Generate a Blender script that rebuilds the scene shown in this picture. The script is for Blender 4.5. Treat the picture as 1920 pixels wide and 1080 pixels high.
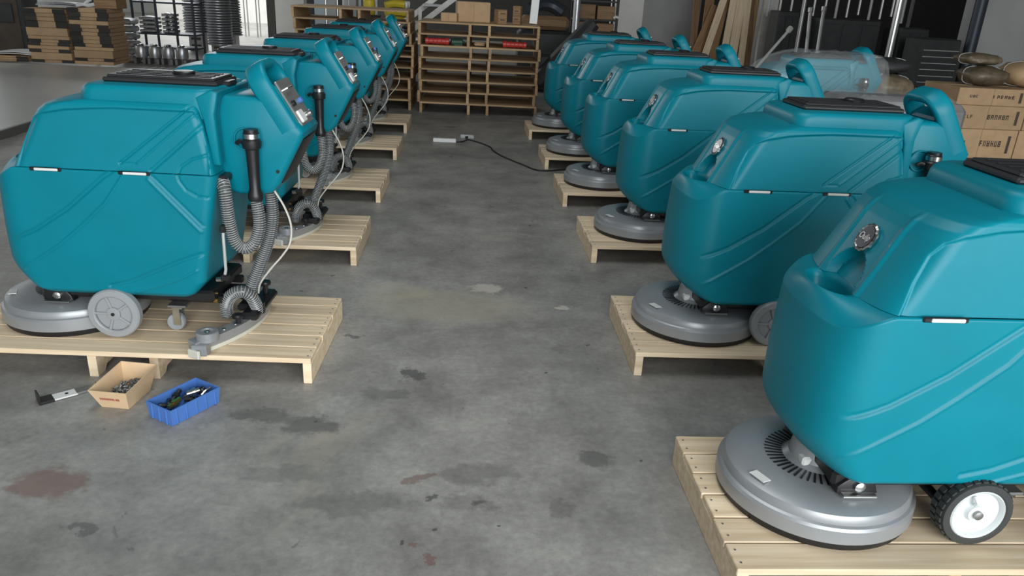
import bpy, math, random
import numpy as np
from mathutils import Vector, Matrix
random.seed(7)
for o in list(bpy.data.objects): bpy.data.objects.remove(o)
scene = bpy.context.scene
COL = scene.collection
R = math.radians

# ------------------------------------------------------------------ camera
CAM_H = 1.5
FPX = 1424.0
CR = [[0.99689757, 0.02298783, 0.07527805],
      [-0.06169398, -0.36570809, 0.92868264],
      [0.04887819, -0.93044567, -0.36315530]]
cd = bpy.data.cameras.new('camera')
cam = bpy.data.objects.new('camera', cd)
COL.objects.link(cam)
cam.matrix_world = Matrix(((CR[0][0], -CR[0][1], -CR[0][2], 0),
                           (CR[1][0], -CR[1][1], -CR[1][2], 0),
                           (CR[2][0], -CR[2][1], -CR[2][2], CAM_H),
                           (0, 0, 0, 1)))
cd.sensor_width = 36
cd.lens = FPX / 1920 * 36
cd.clip_end = 200
cd.clip_start = 0.05
scene.camera = cam

# ------------------------------------------------------------------ light
scene.view_settings.view_transform = 'Standard'
scene.view_settings.look = 'None'
scene.view_settings.gamma = 1
scene.view_settings.use_curve_mapping = False
scene.view_settings.exposure = 0.22
w = bpy.data.worlds.new('world'); scene.world = w; w.use_nodes = True
w.node_tree.nodes['Background'].inputs[0].default_value = (0.86, 0.93, 1.0, 1)
w.node_tree.nodes['Background'].inputs[1].default_value = 0.55

def area(name, loc, rot, sx, sy, power, col=(1, 1, 1)):
    l = bpy.data.lights.new(name, 'AREA'); l.shape = 'RECTANGLE'
    l.size = sx; l.size_y = sy; l.energy = power; l.color = col
    o = bpy.data.objects.new(name, l); COL.objects.link(o)
    o.location = loc; o.rotation_euler = rot
    return o
area('door_daylight', (2.4, -5.2, 2.6), (R(84), 0, R(4)), 8.5, 4.8, 860, (0.95, 0.98, 1.0))
area('window_daylight', (-12.6, 13, 3.4), (0, R(-90), 0), 2.6, 18, 230, (0.95, 0.98, 1.0))
area('skylight', (-0.2, 3.0, 6.3), (0, 0, 0), 1.6, 4.6, 110, (0.95, 0.98, 1.0))
area('far_yard_daylight', (-7.5, 25, 5.5), (0, R(-20), 0), 5, 8, 900, (0.97, 0.99, 1.0))

# ------------------------------------------------------------------ helpers: materials
def new_mat(name):
    m = bpy.data.materials.new(name); m.use_nodes = True
    nt = m.node_tree
    return m, nt, nt.nodes['Principled BSDF']

def mat(name, col, rough=0.5, metal=0.0, spec=0.5, bump=0.0, bscale=200, var=0.0, noise=0.0, nscale=8, alpha=None, trans=0, rnd=0.0, coat=0):
    m, nt, b = new_mat(name)
    N, L = nt.nodes, nt.links
    b.inputs['Base Color'].default_value = (*col, 1)
    b.inputs['Roughness'].default_value = rough
    b.inputs['Metallic'].default_value = metal
    b.inputs['Specular IOR Level'].default_value = spec
    if coat: b.inputs['Coat Weight'].default_value = coat
    if trans: b.inputs['Transmission Weight'].default_value = trans
    if alpha is not None: b.inputs['Alpha'].default_value = alpha
    tc = N.new('ShaderNodeTexCoord')
    src = None
    if noise:
        nz = N.new('ShaderNodeTexNoise'); nz.inputs['Scale'].default_value = nscale
        nz.inputs['Detail'].default_value = 6
        L.new(tc.outputs['Object'], nz.inputs['Vector'])
        mx = N.new('ShaderNodeMix'); mx.data_type = 'RGBA'
        mx.inputs['A'].default_value = (*[c * (1 - noise) for c in col], 1)
        mx.inputs['B'].default_value = (*[min(1, c * (1 + noise)) for c in col], 1)
        mr = N.new('ShaderNodeMapRange'); mr.inputs[1].default_value = .3; mr.inputs[2].default_value = .7
        L.new(nz.outputs['Fac'], mr.inputs[0]); L.new(mr.outputs[0], mx.inputs['Factor'])
        src = mx.outputs['Result']
    if rnd:
        oi = N.new('ShaderNodeObjectInfo')
        hv = N.new('ShaderNodeHueSaturation')
        mr = N.new('ShaderNodeMapRange'); mr.inputs[3].default_value = 1 - rnd; mr.inputs[4].default_value = 1 + rnd
        L.new(oi.outputs['Random'], mr.inputs[0]); L.new(mr.outputs[0], hv.inputs['Value'])
        if src: L.new(src, hv.inputs['Color'])
        else: hv.inputs['Color'].default_value = (*col, 1)
        src = hv.outputs['Color']
    if src: L.new(src, b.inputs['Base Color'])
    if bump:
        nb = N.new('ShaderNodeTexNoise'); nb.inputs['Scale'].default_value = bscale; nb.inputs['Detail'].default_value = 3
        L.new(tc.outputs['Object'], nb.inputs['Vector'])
        bp = N.new('ShaderNodeBump'); bp.inputs['Strength'].default_value = bump; bp.inputs['Distance'].default_value = 0.002
        L.new(nb.outputs['Fac'], bp.inputs['Height']); L.new(bp.outputs[0], b.inputs['Normal'])
    return m

def wood_mat(name, c1, c2, rnd=0.12, rough=0.65):
    m, nt, b = new_mat(name); N, L = nt.nodes, nt.links
    tc = N.new('ShaderNodeTexCoord'); mp = N.new('ShaderNodeMapping')
    mp.inputs['Scale'].default_value = (1.4, 26, 26)
    oi = N.new('ShaderNodeObjectInfo')
    ad = N.new('ShaderNodeVectorMath'); ad.operation = 'ADD'
    cm = N.new('ShaderNodeMath'); cm.operation = 'MULTIPLY'; cm.inputs[1].default_value = 37
    L.new(oi.outputs['Random'], cm.inputs[0])
    L.new(tc.outputs['Object'], ad.inputs[0]); L.new(cm.outputs[0], ad.inputs[1])
    L.new(ad.outputs[0], mp.inputs['Vector'])
    nz = N.new('ShaderNodeTexNoise'); nz.inputs['Scale'].default_value = 1.6; nz.inputs['Detail'].default_value = 5
    L.new(mp.outputs[0], nz.inputs['Vector'])
    cr = N.new('ShaderNodeValToRGB')
    cr.color_ramp.elements[0].position = .32; cr.color_ramp.elements[0].color = (*c1, 1)
    cr.color_ramp.elements[1].position = .68; cr.color_ramp.elements[1].color = (*c2, 1)
    L.new(nz.outputs['Fac'], cr.inputs[0])
    hv = N.new('ShaderNodeHueSaturation')
    mr = N.new('ShaderNodeMapRange'); mr.inputs[3].default_value = 1 - rnd; mr.inputs[4].default_value = 1 + rnd
    L.new(oi.outputs['Random'], mr.inputs[0]); L.new(mr.outputs[0], hv.inputs['Value'])
    L.new(cr.outputs[0], hv.inputs['Color']); L.new(hv.outputs[0], b.inputs['Base Color'])
    b.inputs['Roughness'].default_value = rough; b.inputs['Specular IOR Level'].default_value = .3
    bp = N.new('ShaderNodeBump'); bp.inputs['Strength'].default_value = .25; bp.inputs['Distance'].default_value = .003
    L.new(nz.outputs['Fac'], bp.inputs['Height']); L.new(bp.outputs[0], b.inputs['Normal'])
    return m

def concrete_mat():
    m, nt, b = new_mat('concrete'); N, L = nt.nodes, nt.links
    tc = N.new('ShaderNodeTexCoord')
    def noise(scale, det, rough=.6, dist=0):
        n = N.new('ShaderNodeTexNoise'); n.inputs['Scale'].default_value = scale; n.inputs['Detail'].default_value = det
        n.inputs['Roughness'].default_value = rough; n.inputs['Distortion'].default_value = dist
        L.new(tc.outputs['Object'], n.inputs['Vector']); return n
    def ramp(n, p0, c0, p1, c1):
        r = N.new('ShaderNodeValToRGB'); e = r.color_ramp.elements
        e[0].position = p0; e[0].color = (*c0, 1); e[1].position = p1; e[1].color = (*c1, 1)
        L.new(n.outputs['Fac'], r.inputs[0]); return r
    def mix(fac, a, bb, typ='MIX'):
        x = N.new('ShaderNodeMix'); x.data_type = 'RGBA'; x.blend_type = typ
        if isinstance(fac, float): x.inputs['Factor'].default_value = fac
        else: L.new(fac, x.inputs['Factor'])
        for s, i in ((a, 'A'), (bb, 'B')):
            if isinstance(s, tuple): x.inputs[i].default_value = (*s, 1)
            else: L.new(s, x.inputs[i])
        return x.outputs['Result']
    big = ramp(noise(.55, 4, .55, .6), .28, (.225, .222, .208), .72, (.39, .378, .348))
    med = ramp(noise(3.2, 7, .68), .3, (.62, .62, .62), .72, (1.25, 1.25, 1.24))
    c = mix(1.0, big.outputs[0], med.outputs[0], 'MULTIPLY')
    fine = ramp(noise(38, 5, .7), .3, (.82, .82, .82), .7, (1.14, 1.14, 1.14))
    c = mix(1.0, c, fine.outputs[0], 'MULTIPLY')
    # warm dusty patches and dark oily stains
    dust = ramp(noise(.9, 5, .6, 1.0), .58, (0, 0, 0), .72, (1, 1, 1))
    c = mix(dust.outputs[0], c, (.40, .37, .295))
    st = ramp(noise(2.1, 8, .72, 1.4), .645, (0, 0, 0), .70, (.8, .8, .8))
    c = mix(st.outputs[0], c, (.085, .083, .078))
    sp = ramp(noise(17, 2, .5), .73, (0, 0, 0), .76, (.75, .75, .75))
    c = mix(sp.outputs[0], c, (.05, .047, .045))
    rr = ramp(noise(5.1, 3, .5, .8), .735, (0, 0, 0), .76, (.6, .6, .6))
    c = mix(rr.outputs[0], c, (.085, .05, .04))
    # single stains where the photograph shows them: (x, y, rx, ry, colour, strength)
    nd = noise(9, 9, .72); wob = N.new('ShaderNodeVectorMath'); wob.operation = 'MULTIPLY_ADD'
    L.new(nd.outputs['Color'], wob.inputs[0]); wob.inputs[1].default_value = (.26, .22, 0); wob.inputs[2].default_value = (-.13, -.11, 0)
    pos = N.new('ShaderNodeVectorMath'); pos.operation = 'ADD'
    L.new(tc.outputs['Object'], pos.inputs[0]); L.new(wob.outputs[0], pos.inputs[1])
    DK, RD, PL_, WM = (.09, .09, .086), (.19, .12, .10), (.58, .55, .47), (.44, .41, .31)
    for x, y, rx, ry, col, k in ((-.17, 2.82, .055, .05, DK, .8), (-.70, 2.48, .13, .05, DK, .6), (-.52, 2.42, .10, .07, DK, .65), (-.27, 2.66, .10, .05, DK, .4), (.08, 2.14, .16, .06, DK, .4), (.50, 2.23, .06, .05, DK, .6),
                                 (.05, 1.98, .10, .05, DK, .35), (.36, 1.95, .05, .05, DK, .4), (-.04, 1.73, .03, .03, RD, .9), (-.10, 1.79, .02, .02, RD, .8), (-.10, 2.11, .03, .03, RD, .7), (-.07, 2.0, .015, .015, DK, .8), (-1.25, 2.07, .11, .09, RD, .75),
                                 (.18, 3.82, .09, .06, PL_, .7), (.56, 3.58, .045, .03, PL_, .8), (-.04, 3.56, .42, .22, WM, .45), (-.3, 3.75, .18, .12, WM, .4), (-.09, 8.93, .07, .05, DK, .6), (-.44, 3.18, .03, .02, DK, .7), (-1.06, 1.85, .05, .02, DK, .6), (-.30, 1.98, .18, .06, DK, .35), (-.55, 2.12, .14, .05, DK, .3)):
        sb = N.new('ShaderNodeVectorMath'); sb.operation = 'SUBTRACT'; L.new(pos.outputs[0], sb.inputs[0]); sb.inputs[1].default_value = (x, y, 0)
        dv = N.new('ShaderNodeVectorMath'); dv.operation = 'MULTIPLY'; L.new(sb.outputs[0], dv.inputs[0]); dv.inputs[1].default_value = (1 / rx, 1 / ry, 0)
        ln = N.new('ShaderNodeVectorMath'); ln.operation = 'LENGTH'; L.new(dv.outputs[0], ln.inputs[0])
        mr_ = N.new('ShaderNodeMapRange'); mr_.inputs[1].default_value = 1.15; mr_.inputs[2].default_value = .75; mr_.inputs[3].default_value = 0; mr_.inputs[4].default_value = k
        L.new(ln.outputs['Value'], mr_.inputs[0]); c = mix(mr_.outputs[0], c, col)
    L.new(c, b.inputs['Base Color'])
    ro = N.new('ShaderNodeMapRange'); ro.inputs[3].default_value = .34; ro.inputs[4].default_value = .62
    L.new(noise(1.7, 6, .65).outputs['Fac'], ro.inputs[0]); L.new(ro.outputs[0], b.inputs['Roughness'])
    bp = N.new('ShaderNodeBump'); bp.inputs['Strength'].default_value = .12; bp.inputs['Distance'].default_value = .004
    L.new(noise(60, 4).outputs['Fac'], bp.inputs['Height']); L.new(bp.outputs[0], b.inputs['Normal'])
    b.inputs['Specular IOR Level'].default_value = .45
    return m

M = dict(
    teal=mat('teal_plastic', (.0, .192, .252), .40, bump=.10, bscale=420, spec=.28, noise=.05, nscale=5),
    black=mat('black_plastic', (.012, .012, .013), .38),
    lidblack=mat('black_lid', (.02, .02, .021), .42, bump=.15, bscale=200),
    rubber=mat('dark_rubber', (.035, .038, .036), .7, bump=.2, bscale=120),
    deck=mat('grey_metal_paint', (.32, .335, .345), .36, metal=.35, noise=.05),
    wheelgrey=mat('grey_wheel', (.30, .315, .325), .42),
    wheelwhite=mat('white_rim', (.62, .66, .66), .32),
    silver=mat('silver', (.62, .62, .60), .25, metal=1),
    dull=mat('dull_metal', (.33, .33, .32), .45, metal=.9),
    brass=mat('brass', (.62, .42, .12), .28, metal=1),
    white=mat('white_plastic', (.72, .73, .70), .4),
    blade=mat('pale_blade_rubber', (.62, .61, .53), .6),
    hose=mat('clear_grey_hose', (.085, .09, .09), .25, spec=.7),
    coil=mat('pale_coil', (.42, .43, .42), .3),
    panel=mat('silver_panel', (.42, .42, .40), .3, metal=.7, noise=.08, nscale=30),
    navy=mat('navy_enamel', (.010, .010, .022), .25),
    wood=wood_mat('pale_pine', (.66, .505, .325), (.84, .69, .49)),
    wood2=wood_mat('worn_pine', (.36, .235, .125), (.52, .36, .20), .2),
    wood3=wood_mat('brown_timber', (.22, .13, .065), (.36, .225, .12), .25),
    concrete=concrete_mat(),
    card=mat('cardboard', (.45, .30, .165), .75, noise=.08, nscale=12, rnd=.10),
    carddark=mat('dark_foam_pad', (.035, .033, .028), .85, rnd=.3),
    binboard=mat('buff_cardboard', (.70, .50, .30), .7, noise=.05, nscale=20),
    print_red=mat('red_print', (.45, .10, .07), .6),
    print_dark=mat('dark_print', (.07, .045, .03), .6),
    blue=mat('blue_plastic', (.075, .19, .52), .42),
    red=mat('red_plastic', (.50, .045, .035), .4),
    yellow=mat('yellow_plastic', (.58, .46, .03), .42, noise=.12),
    green=mat('dark_green_metal', (.03, .09, .06), .45),
    alu=mat('aluminium', (.50, .51, .52), .35, metal=.8, noise=.12, nscale=20),
    steelblue=mat('dark_steel_frame', (.045, .055, .07), .45, metal=.4),
    wallwhite=mat('white_wall_paint', (.80, .79, .74), .8, noise=.06, nscale=2),
    wallgrey=mat('grey_wall_paint', (.42, .425, .41), .8, noise=.08, nscale=1.5),
    dark=mat('dark_wall', (.06, .06, .055), .9, noise=.1),
    ceiling=mat('dark_ceiling', (.10, .105, .105), .9),
    platform=mat('white_platform_paint', (.50, .50, .47), .32, noise=.05, nscale=1.2),
    wrapgrey=mat('wrapped_grey', (.17, .165, .16), .5, noise=.3, nscale=7),
    darkbrown=mat('dark_brown_paint', (.055, .04, .028), .6, noise=.2),
    tarp=mat('dark_tarp', (.028, .03, .03), .6, noise=.2),
    film=mat('stretch_film', (.85, .88, .88), .12, alpha=.14, spec=1.0, bump=1.0, bscale=16),
    bundle=mat('wrapped_bundle', (.16, .125, .08), .45, noise=.35, nscale=16, rnd=.25),
    cable=mat('black_cable', (.012, .012, .012), .5),
    palegrey=mat('pale_grey_plastic', (.42, .43, .42), .45),
    postwhite=mat('pale_post', (.66, .65, .60), .55, noise=.1),
    lightblue=mat('pale_blue_sheet', (.42, .50, .55), .5),
)

# ------------------------------------------------------------------ helpers: objects and meshes
ZOFF = 0.0
def tag(o, label=None, cat=None, group=None, kind=None):
    if label: o['label'] = label
    if cat: o['category'] = cat
    if group: o['group'] = group
    if kind: o['kind'] = kind
    return o

def empty(name, loc=(0, 0, 0), rz=0):
    o = bpy.data.objects.new(name, None); COL.objects.link(o)
    o.empty_display_size = .05
    o.location = loc; o.rotation_euler = (0, 0, rz)
    return o

def mesh_obj(name, v, f, m, parent=None, smooth=35):
    me = bpy.data.meshes.new(name)
    if ZOFF: v = [(a, b, c - ZOFF) for a, b, c in v]
    me.from_pydata([tuple(map(float, p)) for p in v], [], f)
    me.materials.append(M[m] if isinstance(m, str) else m)
    if smooth:
        me.polygons.foreach_set('use_smooth', [True] * len(me.polygons))
        me.set_sharp_from_angle(angle=R(smooth))
    me.update()
    o = bpy.data.objects.new(name, me); COL.objects.link(o)
    o.parent = parent
    return o

def copy_tree(o, parent=None):
    c = o.copy(); COL.objects.link(c); c.parent = parent
    for ch in list(o.children):
        copy_tree(ch, c)
    return c

class MB:
    def __init__(s): s.v = []; s.f = []
    def add(s, v, f):
        n = len(s.v); s.v += [tuple(p) for p in v]; s.f += [tuple(i + n for i in q) for q in f]; return s
    def box(s, c, d, ch=0.0, rot=None):
        hx, hy, hz = d[0] / 2, d[1] / 2, d[2] / 2
        if ch <= 0:
            v = [(sx * hx, sy * hy, sz * hz) for sx in (-1, 1) for sy in (-1, 1) for sz in (-1, 1)]
            f = [(0, 1, 3, 2), (4, 6, 7, 5), (0, 4, 5, 1), (2, 3, 7, 6), (0, 2, 6, 4), (1, 5, 7, 3)]
        else:
            ch = min(ch, hx * .95, hy * .95, hz * .95)
            v = []; idx = {}
            for sx in (-1, 1):
                for sy in (-1, 1):
                    for sz in (-1, 1):
                        for a in range(3):
                            p = [sx * hx, sy * hy, sz * hz]
                            for b in range(3):
                                if b != a: p[b] -= (sx, sy, sz)[b] * ch
                            idx[(sx, sy, sz, a)] = len(v); v.append(tuple(p))
            f = []
            S = (-1, 1)
            def K(sx, sy, sz, a): return idx[(sx, sy, sz, a)]
            for q in S:
                f.append((K(q, -1, -1, 0), K(q, 1, -1, 0), K(q, 1, 1, 0), K(q, -1, 1, 0))[::q])
                f.append((K(-1, q, -1, 1), K(-1, q, 1, 1), K(1, q, 1, 1), K(1, q, -1, 1))[::q])
                f.append((K(-1, -1, q, 2), K(1, -1, q, 2), K(1, 1, q, 2), K(-1, 1, q, 2))[::q])
            for a in S:
                for b in S:
                    g = a * b
                    f.append((K(a, b, -1, 0), K(a, b, -1, 1), K(a, b, 1, 1), K(a, b, 1, 0))[::g])
                    f.append((K(a, -1, b, 0), K(a, 1, b, 0), K(a, 1, b, 2), K(a, -1, b, 2))[::g])
                    f.append((K(-1, a, b, 1), K(-1, a, b, 2), K(1, a, b, 2), K(1, a, b, 1))[::g])
            for a in S:
                for b in S:
                    for c_ in S:
                        f.append((K(a, b, c_, 0), K(a, b, c_, 1), K(a, b, c_, 2))[::a * b * c_])
        if rot is not None: v = [tuple(rot @ Vector(p)) for p in v]
        return s.add([(p[0] + c[0], p[1] + c[1], p[2] + c[2]) for p in v], f)
    def tube(s, path, r, n=8, closed=False, caps=True, rot0=0):
        P = [Vector(p) for p in path]; m = len(P)
        rs = r if isinstance(r, (list, tuple)) else [r] * m
        rings = []; up = None
        for i in range(m):
            if closed: t = P[(i + 1) % m] - P[i - 1]
            else: t = P[min(i + 1, m - 1)] - P[max(i - 1, 0)]
            if t.length < 1e-9: t = Vector((0, 0, 1))
            t.normalize()
            if up is None:
                up = Vector((0, 0, 1)) if abs(t.z) < .9 else Vector((1, 0, 0))
            u = (up - t * up.dot(t))
            if u.length < 1e-6: u = t.orthogonal()
            u.normalize(); w_ = t.cross(u); up = u
            rings.append([P[i] + (u * math.cos(rot0 + 2 * math.pi * k / n) + w_ * math.sin(rot0 + 2 * math.pi * k / n)) * rs[i] for k in range(n)])
        v = [tuple(q) for ring in rings for q in ring]; f = []
        for i in range(m if closed else m - 1):
            j = (i + 1) % m
            for k in range(n):
                l = (k + 1) % n
                f.append((i * n + k, i * n + l, j * n + l, j * n + k))
        if caps and not closed:
            f.append(tuple(range(n - 1, -1, -1))); f.append(tuple((m - 1) * n + k for k in range(n)))
        return s.add(v, f)
    def cyl(s, p0, p1, r0, r1=None, n=16):
        return s.tube([p0, p1], [r0, r0 if r1 is None else r1], n)
    def lathe(s, prof, c=(0, 0, 0), axis='z', n=32, cap0=True, cap1=True, ang=None):
        v = []; f = []
        for r, h in prof:
            for k in range(n):
                a = 2 * math.pi * k / n
                x, y = r * math.cos(a), r * math.sin(a)
                if axis == 'z': p = (x, y, h)
                elif axis == 'y': p = (x, h, -y)
                else: p = (h, x, y)
                v.append((p[0] + c[0], p[1] + c[1], p[2] + c[2]))
        for i in range(len(prof) - 1):
            for k in range(n):
                l = (k + 1) % n
                f.append((i * n + k, i * n + l, (i + 1) * n + l, (i + 1) * n + k))
        if cap0: f.append(tuple(range(n - 1, -1, -1)))
        if cap1: f.append(tuple((len(prof) - 1) * n + k for k in range(n)))
        return s.add(v, f)
    def prism(s, poly, y0, y1, ch=0.0):
        # polygon in (x, z), extruded along y with a chamfer
        n = len(poly)
        ar = sum(poly[i][0] * poly[(i + 1) % n][1] - poly[(i + 1) % n][0] * poly[i][1] for i in range(n))
        if ar < 0: poly = poly[::-1]
        def inset(d):
            out = []
            for i in range(n):
                a, b, c = (Vector(poly[i - 1]), Vector(poly[i]), Vector(poly[(i + 1) % n]))
                e1 = (b - a).normalized(); e2 = (c - b).normalized()
                n1 = Vector((-e1.y, e1.x)); n2 = Vector((-e2.y, e2.x))
                q = n1 + n2; q = q / max(.35, q.dot(n1)) if q.length > 1e-6 else n1
                out.append((b.x + q.x * d, b.y + q.y * d))
            return out
        layers = [(y0, poly), (y1, poly)] if ch <= 0 else [(y0, inset(ch)), (y0 + ch * .4, inset(ch * .3)), (y0 + ch, poly), (y1 - ch, poly), (y1 - ch * .4, inset(ch * .3)), (y1, inset(ch))]
        v = [(p[0], y, p[1]) for y, q in layers for p in q]; f = []
        for k in range(len(layers) - 1):
            for i in range(n):
                j = (i + 1) % n
                f.append((k * n + i, k * n + j, (k + 1) * n + j, (k + 1) * n + i)[::-1])
        f.append(tuple(range(n))); f.append(tuple((len(layers) - 1) * n + i for i in range(n))[::-1])
        return s.add(v, [q[::-1] for q in f][::1] if False else f)
    def build(s, name, m, parent=None, smooth=35):
        return mesh_obj(name, s.v, s.f, m, parent, smooth)

def smooth_path(pts, per=8):
    P = [Vector(p) for p in pts]; out = []
    for i in range(len(P) - 1):
        a, b, c, d = P[max(i - 1, 0)], P[i], P[i + 1], P[min(i + 2, len(P) - 1)]
        for k in range(per):
            t = k / per
            out.append(.5 * ((2 * b) + (c - a) * t + (2 * a - 5 * b + 4 * c - d) * t * t + (3 * b - a - 3 * c + d) * t ** 3))
    out.append(P[-1]); return out

def resample(path, step):
    P = [Vector(p) for p in path]; out = [P[0]]; acc = 0
    for a, b in zip(P, P[1:]):
        L = (b - a).length
        if L < 1e-9: continue
        d = step - acc
        while d <= L:
            out.append(a + (b - a) * (d / L)); d += step
        acc = L - (d - step)
    return out

def corrugated(pts, r, pitch=.009, n=12):
    P = resample(smooth_path(pts, 14), pitch / 2)
    rs = [r if i % 2 == 0 else r * .86 for i in range(len(P))]
    return MB().tube(P, rs, n)

def coil(pts, r, pitch=.009):
    P = resample(smooth_path(pts, 14), pitch / 8); v = []; up = None; out = []
    for i, p in enumerate(P):
        t = (P[min(i + 1, len(P) - 1)] - P[max(i - 1, 0)]).normalized()
        if up is None: up = Vector((0, 0, 1)) if abs(t.z) < .9 else Vector((1, 0, 0))
        u = (up - t * up.dot(t)).normalized(); w_ = t.cross(u); up = u
        a = 2 * math.pi * i / 8; out.append(p + (u * math.cos(a) + w_ * math.sin(a)) * r)
    return MB().tube(out, .0016, 4, caps=False)

def hose(name, pts, r, parent):
    o = corrugated(pts, r).build(name, 'hose', parent, 60)
    coil(pts, r * 1.0).build('reinforcing_coil', 'coil', o, 60)
    return o

def text_mesh(s, size, depth=.0008):
    cu = bpy.data.curves.new('lettering', 'FONT'); cu.body = s; cu.size = size
    cu.align_x = 'CENTER'; cu.align_y = 'CENTER'; cu.extrude = depth; cu.resolution_u = 3
    ob = bpy.data.objects.new('lettering', cu); COL.objects.link(ob)
    me = bpy.data.meshes.new_from_object(ob)
    bpy.data.objects.remove(ob)
    return me

# basis helper for text: right and up vectors in world/local
def frame(right, up, loc):
    r_ = Vector(right).normalized(); u = Vector(up).normalized(); n = r_.cross(u)
    return Matrix(((r_.x, u.x, n.x, loc[0]), (r_.y, u.y, n.y, loc[1]), (r_.z, u.z, n.z, loc[2]), (0, 0, 0, 1)))

# pixel of the 1920x1080 photograph -> point at depth y (used to survey where far things stand)
def at(px, py, y):
    d = (px - 960, py - 540, FPX)
    r_ = [sum(CR[i][k] * d[k] for k in range(3)) for i in range(3)]
    t = y / r_[1]
    return Vector((r_[0] * t, y, CAM_H + r_[2] * t))

#@@STRUCTURE
# ------------------------------------------------------------------ structure
def struct(name, mb, m):
    return tag(mb.build(name, m, None, 0), kind='structure')
struct('floor', MB().box((0, 13, -.05), (44, 42, .1)), 'concrete')
struct('ceiling', MB().box((0, 13, 7.05), (44, 42, .1)), 'ceiling')
struct('wall_left', MB().box((-14.1, 13, 3.5), (.2, 42, 7)), 'wallgrey')
struct('wall_right', MB().box((17.1, 13, 3.5), (.2, 42, 7)), 'wallgrey')
struct('wall_back', MB().box((1.5, 33.1, 3.5), (31, .2, 7)), 'wallgrey')

#@@SCRUBBER
# ------------------------------------------------------------------ floor scrubber
PT = 0.11          # top of the pallets
ZOFF = PT          # scrubber meshes are written in heights above the floor

def dist_poly(X, Z, pts):
    d = np.full(X.shape, 9.0)
    for (x0, z0), (x1, z1) in zip(pts, pts[1:]):
        dx, dz = x1 - x0, z1 - z0
        t = np.clip(((X - x0) * dx + (Z - z0) * dz) / (dx * dx + dz * dz + 1e-12), 0, 1)
        d = np.minimum(d, np.hypot(X - x0 - t * dx, Z - z0 - t * dz))
    return d
def inside(X, Z, poly):
    r = np.zeros(X.shape, bool); n = len(poly)
    for i in range(n):
        (x0, z0), (x1, z1) = poly[i], poly[(i + 1) % n]
        c = ((z0 > Z) != (z1 > Z)) & (X < (x1 - x0) * (Z - z0) / (z1 - z0 + 1e-12) + x0)
        r ^= c
    return r
def sstep(a, b, x):
    t = np.clip((x - a) / (b - a), 0, 1); return t * t * (3 - 2 * t)

NF, NS, NC, NR = 72, 190, 8, 24
def outline(hw, xf, xr, xs, n=2.5, rc=.035):
    """closed plan outline, anticlockwise from front centre through -y side; returns (N,2)"""
    pts = []
    # front arc half: from (xf,0) to (xs,-hw)
    for k in range(NF):
        a = (k / NF) * math.pi / 2
        pts.append((xs - (xs - xf) * math.cos(a) ** (2 / n), -hw * math.sin(a) ** (2 / n)))
    for k in range(NS):
        t = k / NS; pts.append((xs + (xr - rc - xs) * t, -hw))
    for k in range(NC):
        a = k / NC * math.pi / 2
        pts.append((xr - rc + rc * math.sin(a), -hw + rc - rc * math.cos(a)))
    for k in range(NR):
        t = k / NR; pts.append((xr, -hw + rc + (hw - rc) * t))
    pts.append((xr, 0.0))
    half = pts[1:-1][::-1]
    pts = pts + [(x, -y) for x, y in half]
    return np.array(pts)

def loft(rings):
    n = len(rings[0]); v = []; f = []
    for r_ in rings: v += [tuple(p) for p in r_]
    for i in range(len(rings) - 1):
        a, b = i * n, (i + 1) * n
        for k in range(n):
            l = (k + 1) % n
            f.append((a + k, a + l, b + l, b + k))
    return v, f

SEAM = .795
SW_LOW = [  # (polyline, width, depth) of the moulded lines on the side of the lower tank
    ([(-.40, .492), (-.33, .52), (-.257, .553), (-.12, .643), (-.028, .721), (.035, .775), (.075, .80)], .010, -.007),
    ([(-.385, .362), (-.33, .39), (-.261, .436), (-.166, .50), (-.076, .575), (.03, .672), (.118, .79)], .008, .005),
    ([(.205, .775), (.385, .575)], .007, .005),
    ([(.213, .795), (.235, .775), (.395, .60)], .006, -.004),
    ([(.0, .332), (.08, .353), (.169, .394), (.285, .449), (.375, .484)], .010, -.006),
    ([(.099, .309), (.20, .343), (.276, .372), (.35, .414)], .007, .005),
    ([(.425, .712), (.385, .718), (.345, .74), (.322, .775), (.318, .80)], .006, -.005),
]
SW_UP = [
    ([(.102, .829), (.396, 1.062)], .006, -.006),
    ([(.165, .829), (.405, 1.03)], .005, .004),
    ([(.215, .805), (.42, .983)], .009, -.006),
    ([(.102, .829), (.165, .829)], .004, -.003),
    ([(.43, .873), (.371, .855), (.328, .825), (.317, .80)], .006, -.005),
]

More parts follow.
